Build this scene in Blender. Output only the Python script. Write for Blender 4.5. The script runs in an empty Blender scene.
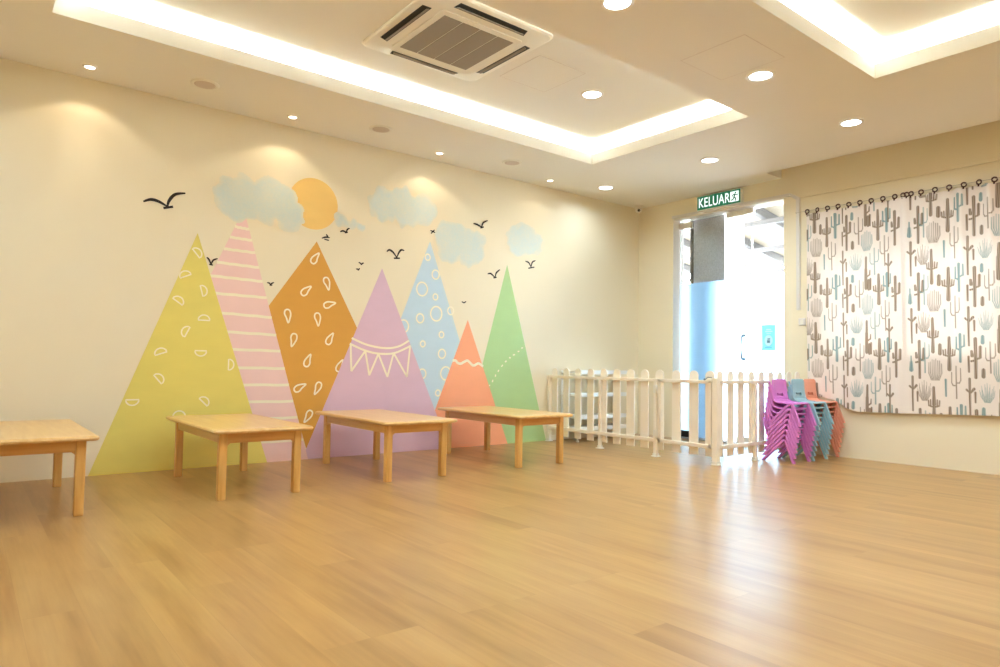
import bpy, bmesh, math, random
import numpy as np
from mathutils import Vector, Matrix
random.seed(7)
SC = bpy.context.scene
COL = SC.collection
PI = math.pi

# ------------------------------------------------------------------ camera, sky, exposure
cd = bpy.data.cameras.new('camera'); cam = bpy.data.objects.new('camera', cd); COL.objects.link(cam)
cd.lens = 24.337; cd.sensor_width = 36.0; cd.clip_start = 0.05
_r = Vector((0.7826138, -0.6222996, 0.0160881)); _u = Vector((-0.0410891, -0.0258521, 0.998821)); _f = Vector((0.62115, 0.7823521, 0.045802))
cam.matrix_world = Matrix(((_r.x, _u.x, -_f.x, -6.5725), (_r.y, _u.y, -_f.y, -5.5105), (_r.z, _u.z, -_f.z, 0.8252), (0, 0, 0, 1)))
SC.camera = cam
SC.view_settings.view_transform = 'Standard'; SC.view_settings.look = 'None'
SC.view_settings.exposure = 1.32; SC.view_settings.gamma = 1.0; SC.view_settings.use_curve_mapping = False
wd = bpy.data.worlds.new('sky'); SC.world = wd; wd.use_nodes = True
wn = wd.node_tree; wn.nodes.clear()
wo = wn.nodes.new('ShaderNodeOutputWorld'); wb = wn.nodes.new('ShaderNodeBackground'); wn.links.new(wb.outputs[0], wo.inputs[0])
wt = wn.nodes.new('ShaderNodeTexCoord'); ws = wn.nodes.new('ShaderNodeSeparateXYZ'); wr = wn.nodes.new('ShaderNodeValToRGB')
wn.links.new(wt.outputs['Generated'], ws.inputs[0]); wn.links.new(ws.outputs['Z'], wr.inputs[0]); wn.links.new(wr.outputs[0], wb.inputs[0])
wr.color_ramp.elements[0].color = (1, 1, 1, 1); wr.color_ramp.elements[1].color = (0.80, 0.90, 1.0, 1)
SKY = 13.5; LED = 4.2; COVE = 4.0; SPOT = 1.9
wb.inputs[1].default_value = SKY
SC.cycles.max_bounces = 10; SC.cycles.diffuse_bounces = 6; SC.cycles.glossy_bounces = 4
SC.cycles.transmission_bounces = 6; SC.cycles.transparent_max_bounces = 10
SC.cycles.use_denoising = True; SC.cycles.sample_clamp_indirect = 6.0; SC.cycles.caustics_reflective = False; SC.cycles.caustics_refractive = False

D = {
  'mountains': {'yellow': [(-5.191, 1.8), (-4.597, 0.0), (-5.852, 0.0)], 'pink': [(-4.849, 2.041), (-4.249, 0.0), (-5.719, 0.0)], 'diamond': [(-4.226, 1.857), (-3.786, 1.056), (-4.233, 0.08), (-4.27, 0.095), (-4.629, 1.268)], 'purple': [(-3.592, 1.689), (-2.812, 0.0), (-4.305, 0.0)], 'blue': [(-3.08, 2.002), (-2.297, 0.0), (-3.875, 0.0)], 'orange': [(-2.614, 1.268), (-2.073, 0.0), (-3.141, 0.0)], 'green': [(-2.117, 1.879), (-1.531, 0.0), (-2.656, 0.0)]},
  'stripes': [[(-4.897, 1.889), (-4.809, 1.882)], [(-4.938, 1.801), (-4.779, 1.795)], [(-4.987, 1.702), (-4.754, 1.698)], [(-5.025, 1.59), (-4.727, 1.581)], [(-5.064, 1.48), (-4.69, 1.47)], [(-5.031, 1.347), (-4.655, 1.34)], [(-4.986, 1.202), (-4.618, 1.18)], [(-4.931, 1.055), (-4.576, 1.038)], [(-4.884, 0.914), (-4.547, 0.907)], [(-4.833, 0.772), (-4.505, 0.763)], [(-4.793, 0.633), (-4.458, 0.627)], [(-4.752, 0.496), (-4.413, 0.491)], [(-4.709, 0.355), (-4.376, 0.355)], [(-4.642, 0.171), (-4.328, 0.165)]],
  'drops': [[(-4.239, 1.704), (-4.206, 1.747)], [(-4.125, 1.51), (-4.113, 1.464)], [(-4.313, 1.42), (-4.257, 1.467)], [(-4.101, 1.319), (-4.038, 1.335)], [(-4.463, 1.21), (-4.459, 1.148)], [(-4.2, 1.196), (-4.196, 1.146)], [(-4.407, 1.011), (-4.422, 0.958)], [(-4.084, 1.017), (-4.048, 1.073)], [(-4.277, 0.825), (-4.243, 0.896)], [(-3.984, 0.784), (-3.956, 0.834)], [(-4.345, 0.601), (-4.295, 0.625)], [(-4.18, 0.605), (-4.205, 0.557)], [(-4.257, 0.368), (-4.293, 0.316)]],
  'seeds': [((-5.184, 1.652), -50), ((-5.273, 1.474), 25), ((-5.131, 1.36), -75), ((-5.306, 1.274), -35), ((-5.122, 1.147), 0), ((-5.255, 1.041), 65), ((-5.422, 0.882), 20), ((-5.137, 0.877), 180), ((-4.91, 0.79), -90), ((-5.419, 0.684), -50), ((-5.594, 0.51), 180), ((-5.094, 0.51), -45), ((-5.275, 0.413), 0), ((-5.08, 0.344), 0)],
  'circles': [(-3.158, 1.534, 0.065), (-3.005, 1.47, 0.029), (-2.991, 1.307, 0.07), (-3.173, 1.253, 0.043), (-3.353, 1.169, 0.059), (-2.926, 1.106, 0.029), (-3.137, 1.01, 0.028), (-2.916, 0.92, 0.044), (-2.823, 1.346, 0.038), (-3.137, 0.725, 0.045), (-2.867, 0.73, 0.064), (-2.954, 0.54, 0.029), (-3.102, 1.846, 0.03), (-3.008, 1.687, 0.044)],
  'bunt': [[(-3.876, 1.038), (-3.724, 0.983), (-3.541, 0.958), (-3.401, 0.978), (-3.291, 1.035)], [(-3.894, 0.988), (-3.745, 0.932), (-3.609, 0.907), (-3.446, 0.915), (-3.27, 0.987)], [(-3.885, 0.98), (-3.872, 0.746), (-3.741, 0.928), (-3.695, 0.71), (-3.609, 0.905), (-3.511, 0.696), (-3.451, 0.915), (-3.304, 0.697), (-3.277, 0.982)]],
  'wave': [(-2.79, 0.857), (-2.755, 0.857), (-2.728, 0.835), (-2.692, 0.827), (-2.66, 0.841), (-2.613, 0.859), (-2.582, 0.842), (-2.548, 0.815), (-2.52, 0.813), (-2.478, 0.832), (-2.446, 0.823), (-2.411, 0.803)],
  'dots': [(-2.315, 0.617), (-2.283, 0.656), (-2.252, 0.705), (-2.214, 0.756), (-2.156, 0.82), (-2.096, 0.873), (-2.021, 0.921), (-1.944, 0.966), (-1.86, 1.033)],
  'sun': (-4.264, 2.178, 0.222),
  'clouds': [[(-4.958, 2.147, 0.123), (-4.854, 2.183, 0.12), (-4.797, 2.082, 0.124), (-4.654, 2.199, 0.137), (-4.54, 2.142, 0.143), (-4.479, 2.061, 0.133), (-4.668, 2.028, 0.093), (-4.972, 2.054, 0.072), (-4.884, 2.032, 0.099)], [(-3.577, 2.278, 0.15), (-3.601, 2.316, 0.104), (-3.387, 2.309, 0.158), (-3.337, 2.252, 0.145), (-3.164, 2.301, 0.135), (-3.112, 2.265, 0.088)], [(-2.905, 2.108, 0.1), (-2.77, 2.081, 0.131), (-2.849, 1.981, 0.147), (-2.603, 2.011, 0.155), (-2.587, 1.949, 0.146), (-2.505, 2.093, 0.079), (-2.916, 1.995, 0.085)], [(-2.014, 2.168, 0.12), (-1.888, 2.172, 0.171), (-1.759, 2.164, 0.128), (-1.982, 2.099, 0.116)], [(-4.018, 2.071, 0.044), (-3.964, 2.059, 0.044), (-3.898, 2.052, 0.036), (-3.832, 2.046, 0.024), (-3.787, 2.04, 0.016)]],
  'birds': [[[(-5.576, 1.982), (-5.528, 2.005), (-5.475, 2.0), (-5.412, 1.971)], [(-5.412, 1.971), (-5.401, 2.019), (-5.361, 2.072), (-5.29, 2.093)], [(-5.439, 1.955), (-5.373, 1.976)]], [[(-5.119, 1.621), (-5.102, 1.604), (-5.085, 1.568)], [(-5.085, 1.568), (-5.07, 1.602), (-5.038, 1.619)], [(-5.099, 1.567), (-5.072, 1.564)]], [[(-4.644, 1.465), (-4.625, 1.461), (-4.614, 1.447)], [(-4.614, 1.447), (-4.605, 1.461), (-4.587, 1.471)], [(-4.623, 1.444), (-4.601, 1.446)]], [[(-4.184, 1.89), (-4.149, 1.904), (-4.11, 1.904)], [(-4.144, 1.931), (-4.124, 1.904)], [(-4.159, 1.885), (-4.117, 1.879)]], [[(-4.015, 1.968), (-3.989, 1.981), (-3.957, 1.972)], [(-3.957, 1.972), (-3.947, 1.999), (-3.925, 2.012)], [(-3.97, 1.966), (-3.942, 1.974)]], [[(-3.549, 1.847), (-3.524, 1.867), (-3.483, 1.85), (-3.444, 1.804)], [(-3.444, 1.804), (-3.419, 1.858), (-3.395, 1.882), (-3.364, 1.879)], [(-3.474, 1.795), (-3.41, 1.802)]], [[(-3.83, 1.719), (-3.812, 1.712), (-3.802, 1.697)], [(-3.802, 1.697), (-3.794, 1.712), (-3.778, 1.718)]], [[(-3.854, 1.655), (-3.839, 1.657), (-3.832, 1.645)], [(-3.832, 1.645), (-3.823, 1.66), (-3.817, 1.667)]], [[(-3.082, 2.109), (-3.051, 2.103), (-3.025, 2.093)], [(-3.074, 2.078), (-3.051, 2.103), (-3.031, 2.121)]], [[(-2.569, 2.25), (-2.523, 2.247), (-2.465, 2.228)], [(-2.465, 2.228), (-2.443, 2.277), (-2.386, 2.307)], [(-2.479, 2.217), (-2.437, 2.234)]], [[(-2.377, 1.754), (-2.333, 1.761), (-2.279, 1.724)], [(-2.279, 1.724), (-2.262, 1.777), (-2.215, 1.815)], [(-2.3, 1.72), (-2.258, 1.73)]], [[(-1.868, 1.942), (-1.82, 1.93), (-1.787, 1.885)], [(-1.787, 1.885), (-1.768, 1.941), (-1.723, 1.963)], [(-1.825, 1.869), (-1.738, 1.89)]], [[(-2.695, 1.446), (-2.679, 1.44), (-2.668, 1.432)], [(-2.668, 1.432), (-2.657, 1.442), (-2.64, 1.452)]]],
  'motifs': [('arms', -2.253, 1.885, 1.573, 'b'), ('oval', -2.306, 1.665, 1.55, 'b'), ('arms', -2.371, 2.311, 2.015, 'b'), ('sag', -2.455, 2.335, 2.086, 't'), ('slim', -2.516, 2.147, 1.991, 'b'), ('big', -2.562, 2.299, 1.954, 'b'), ('oval', -2.612, 2.322, 2.231, 't'), ('out', -2.668, 2.266, 2.005, 'b'), ('oval', -2.615, 2.049, 1.953, 'b'), ('slim', -2.776, 2.273, 2.144, 'b'), ('fat', -2.732, 1.887, 1.569, 'b'), ('arms', -2.841, 2.307, 2.015, 'b'), ('sag2', -2.912, 2.309, 2.084, 't'), ('big', -2.986, 2.273, 1.95, 'b'), ('oval', -2.76, 1.676, 1.555, 'b'), ('bush', -2.266, 2.125, 1.926, 'b'), ('out', -2.42, 2.066, 1.788, 'b'), ('slimt', -2.343, 1.952, 1.784, 't'), ('thin', -2.519, 1.964, 1.629, 'b'), ('bush', -2.741, 2.127, 1.926, 't'), ('fan', -2.641, 1.925, 1.758, 't'), ('out', -2.809, 1.959, 1.707, 't'), ('out2', -2.893, 2.065, 1.783, 'b'), ('slim', -2.556, 1.852, 1.741, 'b'), ('thinl', -2.925, 1.891, 1.581, 'b'), ('pear', -3.104, 2.148, 2.001, 't'), ('big', -3.169, 2.285, 1.944, 'b'), ('out3', -3.212, 2.269, 2.0, 't'), ('fan', -3.206, 1.935, 1.752, 'b'), ('thin', -3.112, 1.973, 1.658, 'b'), ('slim', -3.149, 1.839, 1.732, 'b')],
  'period': (1.0259999999999998, 0.5920000000000001),
}

H = 2.8        # soffit height
HU = 3.0       # recessed ceiling height

# ------------------------------------------------------------------ materials
def lin(c):
    return tuple(((v / 255.0) / 12.92 if v / 255.0 <= 0.04045 else (((v / 255.0) + 0.055) / 1.055) ** 2.4) for v in c) + (1.0,)
class N:
    def __init__(s, name):
        s.m = bpy.data.materials.new(name); s.m.use_nodes = True; s.t = s.m.node_tree; s.t.nodes.clear()
        s.out = s.t.nodes.new('ShaderNodeOutputMaterial')
    def n(s, typ, **kw):
        nd = s.t.nodes.new('ShaderNode' + typ)
        for k, v in kw.items():
            if k in nd.inputs: nd.inputs[k].default_value = v
            else: setattr(nd, k, v)
        return nd
    def l(s, a, b): s.t.links.new(a, b)
    def mix(s, fac, a, b, blend='MIX'):
        x = s.t.nodes.new('ShaderNodeMix'); x.data_type = 'RGBA'; x.blend_type = blend
        for i, v in ((0, fac), (6, a), (7, b)):
            if hasattr(v, 'is_linked') or hasattr(v, 'links'): s.l(v, x.inputs[i])
            else: x.inputs[i].default_value = v
        return x.outputs[2]
    def math(s, op, a, b=None):
        x = s.t.nodes.new('ShaderNodeMath'); x.operation = op
        for i, v in ((0, a), (1, b)):
            if v is None: continue
            if hasattr(v, 'links'): s.l(v, x.inputs[i])
            else: x.inputs[i].default_value = v
        return x.outputs[0]
    def coords(s, scale=(1, 1, 1), kind='Object'):
        tc = s.n('TexCoord'); mp = s.n('Mapping'); mp.inputs['Scale'].default_value = scale
        s.l(tc.outputs[kind], mp.inputs[0]); return mp.outputs[0]
def simple(name, rgb, rough=0.5, var=0.06, scale=6.0, bump=0.0, bscale=80.0, metal=0.0, spec=0.5, stretch=(1, 1, 1)):
    a = N(name); b = a.n('BsdfPrincipled'); c = a.coords(stretch)
    nz = a.n('TexNoise', Scale=scale, Detail=4.0); a.l(c, nz.inputs['Vector'])
    base = lin(rgb); lo = tuple(v * (1 - var) for v in base[:3]) + (1,); hi = tuple(min(1, v * (1 + var)) for v in base[:3]) + (1,)
    a.l(a.mix(nz.outputs[0], lo, hi), b.inputs['Base Color'])
    b.inputs['Roughness'].default_value = rough; b.inputs['Metallic'].default_value = metal; b.inputs['Specular IOR Level'].default_value = spec
    if bump:
        n2 = a.n('TexNoise', Scale=bscale, Detail=3.0); a.l(c, n2.inputs['Vector'])
        bp = a.n('Bump', Strength=bump, Distance=0.002); a.l(n2.outputs[0], bp.inputs['Height']); a.l(bp.outputs[0], b.inputs['Normal'])
    a.l(b.outputs[0], a.out.inputs[0]); return a.m
def emit(name, rgb, strength, body=(0.8, 0.8, 0.8, 1)):
    a = N(name); e = a.n('Emission', Color=lin(rgb), Strength=strength); a.l(e.outputs[0], a.out.inputs[0]); return a.m

WALL_RGB = (240, 229, 203)
M = {}
M['wall'] = simple('cream_wall_paint', WALL_RGB, 0.6, 0.015, 3.0, 0.12, 160.0, spec=0.3)
M['ceil'] = simple('white_ceiling_paint', (242, 237, 227), 0.75, 0.01, 2.0, 0.05, 120.0, spec=0.2)
M['reveal'] = simple('white_reveal_paint', (248, 246, 240), 0.6, 0.01, 2.0, spec=0.3)
M['white_plastic'] = simple('white_plastic', (240, 234, 222), 0.35, 0.02)
M['grey_plastic'] = simple('grey_trunking_plastic', (228, 222, 216), 0.45, 0.02)
M['fence'] = simple('cream_fence_paint', (250, 240, 224), 0.42, 0.03, 9.0, 0.05, 60.0)
M['shelf'] = simple('white_shelf_laminate', (246, 244, 238), 0.35, 0.02)
M['chrome'] = simple('brushed_steel', (128, 130, 134), 0.30, 0.05, metal=0.5)
M['patch'] = simple('satin_fitting_metal', (240, 236, 226), 0.35, 0.05, metal=0.3)
M['black'] = simple('black_plastic', (22, 22, 24), 0.35, 0.1)
M['slot'] = simple('dark_vent_interior', (38, 35, 30), 0.6, 0.1)
M['grille'] = simple('grey_intake_mesh', (150, 138, 124), 0.6, 0.10, 420.0)
M['disc_grey'] = simple('unlit_diffuser', (214, 198, 186), 0.5, 0.03)
LEDC = lin((219, 241, 253))[:3]
M['led'] = emit('led_diffuser', (244, 250, 255), 4.0)
M['spotled'] = emit('spot_lamp_face', (255, 244, 226), 4.0)
M['strip'] = emit('cove_led_strip', (240, 248, 255), 6.0)
for k in ('led', 'spotled', 'strip'): M[k].cycles.emission_sampling = 'NONE'
def area(name, parent, loc, power, sx, sy, up=False, disk=False):
    ld = bpy.data.lights.new(name, 'AREA'); ld.shape = 'DISK' if disk else 'RECTANGLE'; ld.size = sx
    if not disk: ld.size_y = sy
    ld.energy = power; ld.color = LEDC
    if disk: ld.spread = math.radians(156)
    o = bpy.data.objects.new(name, ld); COL.objects.link(o); o.parent = parent; o.location = loc
    if up: o.rotation_euler = (PI, 0, 0)
    return o
M['purple'] = simple('purple_chair_plastic', (214, 126, 206), 0.38, 0.04, 20.0)
M['blue'] = simple('blue_chair_plastic', (158, 196, 210), 0.38, 0.04, 20.0)
M['orange'] = simple('orange_chair_plastic', (240, 166, 138), 0.38, 0.04, 20.0)
M['ring'] = simple('brown_curtain_ring', (84, 44, 32), 0.35, 0.1)
M['wire'] = simple('curtain_wire_steel', (190, 180, 165), 0.4, 0.05, metal=0.7)
M['column'] = simple('grey_textured_render', (214, 213, 226), 0.85, 0.30, 55.0, 1.0, 55.0)
M['dark_metal'] = simple('dark_gate_metal', (62, 60, 60), 0.5, 0.08)
M['pave'] = simple('pale_concrete', (140, 140, 140), 0.85, 0.06, 5.0, 0.2, 40.0)
M['awn'] = simple('cream_awning_sheet', (140, 130, 116), 0.7, 0.04)
M['awnbeam'] = simple('grey_awning_beam', (84, 84, 88), 0.6, 0.05)
M['sign_white'] = simple('sign_casing_white', (232, 232, 230), 0.4, 0.02)
def paper(name, rgb):
    a = N(name); nz = a.n('TexNoise', Scale=40.0); a.l(a.coords(), nz.inputs['Vector']); c = lin(rgb); col = a.mix(nz.outputs[0], tuple(v * .96 for v in c[:3]) + (1,), c)
    d = a.n('BsdfDiffuse'); t = a.n('BsdfTranslucent'); a.l(col, d.inputs[0]); a.l(col, t.inputs[0]); m = a.n('MixShader'); m.inputs[0].default_value = 0.55
    a.l(d.outputs[0], m.inputs[1]); a.l(t.outputs[0], m.inputs[2]); a.l(m.outputs[0], a.out.inputs[0]); return a.m
M['poster'] = paper('pale_blue_poster', (150, 208, 232))
M['poster_mark'] = simple('poster_grey_print', (96, 132, 150), 0.5, 0.05)
M['poster_pale'] = simple('poster_pale_print', (206, 232, 240), 0.5, 0.03)
M['rubble'] = simple('scuffed_white_filler', (232, 224, 206), 0.8, 0.05)

def backlit(name, rgb, e):
    a = N(name); b = a.n('BsdfPrincipled'); nz = a.n('TexNoise', Scale=12.0); a.l(a.coords(), nz.inputs['Vector'])
    c = lin(rgb); a.l(a.mix(nz.outputs[0], tuple(v * .96 for v in c[:3]) + (1,), c), b.inputs['Base Color'])
    b.inputs['Roughness'].default_value = 0.3; b.inputs['Emission Color'].default_value = c; b.inputs['Emission Strength'].default_value = e
    a.l(b.outputs[0], a.out.inputs[0]); return a.m
M['sign_green'] = backlit('exit_sign_green', (8, 98, 70), 0.30)
M['sign_letter'] = backlit('exit_sign_letters', (226, 240, 244), 0.45)

def wood(name, c_lo, c_mid, c_hi, axis, rough):
    a = N(name); b = a.n('BsdfPrincipled')
    sc = [14, 14, 14]; sc[axis] = 1.2
    v = a.coords(tuple(sc)); n1 = a.n('TexNoise', Scale=2.2, Detail=3.0); a.l(v, n1.inputs['Vector'])
    rp = a.n('ValToRGB'); r = rp.color_ramp; r.elements[0].position = 0.3; r.elements[1].position = 0.72
    r.elements[0].color = lin(c_lo); r.elements[1].color = lin(c_hi); e = r.elements.new(0.5); e.color = lin(c_mid)
    a.l(n1.outputs[0], rp.inputs[0])
    # laminated staves
    sc2 = [9.0, 9.0, 9.0]; sc2[axis] = 0.4
    v2 = a.coords(tuple(sc2)); vo = a.n('TexNoise', Scale=1.0, Detail=1.0); a.l(v2, vo.inputs['Vector'])
    tone = a.mix(vo.outputs[0], (0.90, 0.87, 0.82, 1), (1.06, 1.06, 1.06, 1))
    a.l(a.mix(1.0, rp.outputs[0], tone, 'MULTIPLY'), b.inputs['Base Color'])
    b.inputs['Roughness'].default_value = rough; b.inputs['Specular IOR Level'].default_value = 0.85 if axis == 1 else 0.5
    if axis != 1:
        bp = a.n('Bump', Strength=0.05, Distance=0.001); a.l(n1.outputs[0], bp.inputs['Height']); a.l(bp.outputs[0], b.inputs['Normal'])
    a.l(b.outputs[0], a.out.inputs[0]); return a.m
M['top_wood'] = wood('varnished_rubberwood_top', (218, 172, 106), (226, 183, 118), (234, 195, 132), 1, 0.278)
M['leg_wood'] = wood('varnished_rubberwood_leg', (206, 154, 84), (222, 174, 102), (234, 192, 122), 2, 0.28)
M['rail_wood'] = wood('varnished_rubberwood_rail', (206, 152, 84), (220, 170, 100), (232, 188, 120), 0, 0.28)

def floor_mat():
    a = N('light_oak_laminate'); b = a.n('BsdfPrincipled')
    tc = a.n('TexCoord'); sx = a.n('SeparateXYZ'); a.l(tc.outputs['Object'], sx.inputs[0])
    cb = a.n('CombineXYZ'); a.l(sx.outputs['Y'], cb.inputs[0]); a.l(sx.outputs['X'], cb.inputs[1])
    br = a.n('TexBrick'); a.l(cb.outputs[0], br.inputs['Vector'])
    br.offset = 0.37; br.offset_frequency = 3; br.squash = 1.0
    br.inputs['Scale'].default_value = 1.0; br.inputs['Brick Width'].default_value = 1.22; br.inputs['Row Height'].default_value = 0.164
    br.inputs['Mortar Size'].default_value = 0.0011; br.inputs['Mortar Smooth'].default_value = 0.3
    br.inputs['Color1'].default_value = (0, 0, 0, 1); br.inputs['Color2'].default_value = (1, 1, 1, 1); br.inputs['Mortar'].default_value = (0.5, 0.5, 0.5, 1)
    sp = a.n('SeparateColor'); a.l(br.outputs['Color'], sp.inputs[0])
    # grain stretched along the planks, shifted per plank
    mp = a.n('Mapping'); mp.inputs['Scale'].default_value = (7.0, 0.55, 1.0); a.l(tc.outputs['Object'], mp.inputs[0])
    ad = a.n('VectorMath'); ad.operation = 'ADD'; a.l(mp.outputs[0], ad.inputs[0])
    sh = a.n('CombineXYZ'); a.l(a.math('MULTIPLY', sp.outputs[0], 37.0), sh.inputs[2]); a.l(sh.outputs[0], ad.inputs[1])
    g1 = a.n('TexNoise', Scale=1.2, Detail=6.0, Roughness=0.55); a.l(ad.outputs[0], g1.inputs['Vector'])
    mp2 = a.n('Mapping'); mp2.inputs['Scale'].default_value = (70.0, 3.0, 1.0); a.l(tc.outputs['Object'], mp2.inputs[0])
    g2 = a.n('TexNoise', Scale=1.0, Detail=3.0); a.l(mp2.outputs[0], g2.inputs['Vector'])
    mp3 = a.n('Mapping'); mp3.inputs['Scale'].default_value = (5.0, 1.2, 1.0); a.l(tc.outputs['Object'], mp3.inputs[0])
    g3 = a.n('TexNoise', Scale=2.2, Detail=2.0); a.l(mp3.outputs[0], g3.inputs['Vector'])
    rp = a.n('ValToRGB'); r = rp.color_ramp
    r.elements[0].position = 0.24; r.elements[1].position = 0.78; r.elements[0].color = lin((150, 110, 60)); r.elements[1].color = lin((188, 151, 97))
    e = r.elements.new(0.47); e.color = lin((175, 136, 83))
    a.l(g1.outputs[0], rp.inputs[0])
    c1 = a.mix(1.0, rp.outputs[0], a.mix(sp.outputs[0], (0.93, 0.92, 0.90, 1), (1.05, 1.05, 1.05, 1)), 'MULTIPLY')
    c2 = a.mix(1.0, c1, a.mix(g2.outputs[0], (0.88, 0.86, 0.83, 1), (1.10, 1.10, 1.10, 1)), 'MULTIPLY')
    c3 = a.mix(1.0, c2, a.mix(g3.outputs[0], (0.86, 0.83, 0.80, 1), (1.12, 1.13, 1.14, 1)), 'MULTIPLY')
    c4 = a.mix(a.math('MULTIPLY', br.outputs['Fac'], 0.14), c3, lin((120, 82, 46)))
    a.l(c4, b.inputs['Base Color'])
    b.inputs['Specular IOR Level'].default_value = 0.34
    a.l(a.math('ADD', a.math('MULTIPLY', g1.outputs[0], 0.04), 0.278), b.inputs['Roughness'])
    a.l(b.outputs[0], a.out.inputs[0]); return a.m
M['floor'] = floor_mat()

def glass_mat():
    a = N('clear_door_glass'); t = a.n('BsdfTransparent', Color=(0.96, 0.985, 0.975, 1)); g = a.n('BsdfGlossy', Color=(1, 1, 1, 1), Roughness=0.02)
    f = a.n('Fresnel', IOR=1.45); mx = a.n('MixShader'); a.l(f.outputs[0], mx.inputs[0]); a.l(t.outputs[0], mx.inputs[1]); a.l(g.outputs[0], mx.inputs[2])
    a.l(mx.outputs[0], a.out.inputs[0]); return a.m
M['glass'] = glass_mat()
def frost_mat():
    a = N('frosted_privacy_film'); nz = a.n('TexNoise', Scale=30.0); a.l(a.coords(), nz.inputs['Vector'])
    t = a.n('BsdfTranslucent'); a.l(a.mix(nz.outputs[0], (0.56, 0.80, 1.0, 1), (0.59, 0.82, 1.0, 1)), t.inputs[0])
    d = a.n('BsdfDiffuse', Color=(0.82, 0.9, 0.95, 1)); g = a.n('BsdfTransparent')
    m1 = a.n('MixShader'); m1.inputs[0].default_value = 0.10; a.l(t.outputs[0], m1.inputs[1]); a.l(d.outputs[0], m1.inputs[2])
    m2 = a.n('MixShader'); m2.inputs[0].default_value = 0.12; a.l(m1.outputs[0], m2.inputs[1]); a.l(g.outputs[0], m2.inputs[2])
    a.l(m2.outputs[0], a.out.inputs[0]); return a.m
M['frost'] = frost_mat()

def paint(name, rgb):      # matt mural paint with faint brush variation
    return simple(name, rgb, 0.6, 0.05, 5.0, 0.12, 160.0, spec=0.3, stretch=(1, 1, 2.2))
P = {k: paint('mural_%s_paint' % k, v) for k, v in dict(
    yellow=(230, 214, 116), pink=(244, 208, 204), brown_orange=(216, 158, 70), purple=(222, 188, 208), blue=(198, 220, 235),
    orange=(250, 172, 132), green=(178, 210, 148), cream=(250, 240, 216), sun=(246, 206, 126), black=(44, 36, 32)).items()}
def cloud_mat():
    a = N('mural_cloud_wash'); b = a.n('BsdfPrincipled'); at = a.n('Attribute', attribute_name='wash')
    c = a.coords(); n1 = a.n('TexNoise', Scale=5.0, Detail=5.0); a.l(c, n1.inputs['Vector']); n2 = a.n('TexNoise', Scale=45.0, Detail=3.0); a.l(c, n2.inputs['Vector'])
    f = a.math('MULTIPLY', at.outputs['Fac'], a.math('ADD', a.math('MULTIPLY', n1.outputs[0], 0.65), a.math('ADD', a.math('MULTIPLY', n2.outputs[0], 0.45), 0.08)))
    cl = a.n('Clamp'); a.l(f, cl.inputs[0])
    a.l(a.mix(cl.outputs[0], lin(WALL_RGB), lin((203, 223, 226))), b.inputs['Base Color'])
    b.inputs['Roughness'].default_value = 0.6; b.inputs['Specular IOR Level'].default_value = 0.3
    a.l(b.outputs[0], a.out.inputs[0]); return a.m
M['cloud'] = cloud_mat()
def curtain_mat():
    a = N('cactus_print_cotton'); at = a.n('Attribute', attribute_name='print')
    c = a.coords(); wv = a.n('TexNoise', Scale=400.0); a.l(c, wv.inputs['Vector'])
    col = a.mix(1.0, at.outputs['Color'], a.mix(wv.outputs[0], (0.94, 0.94, 0.94, 1), (1.04, 1.04, 1.04, 1)), 'MULTIPLY')
    d = a.n('BsdfDiffuse'); t = a.n('BsdfTranslucent'); a.l(col, d.inputs[0]); a.l(col, t.inputs[0])
    m = a.n('MixShader'); m.inputs[0].default_value = 0.055; a.l(d.outputs[0], m.inputs[1]); a.l(t.outputs[0], m.inputs[2])
    a.l(m.outputs[0], a.out.inputs[0]); return a.m
M['curtain'] = curtain_mat()

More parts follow.
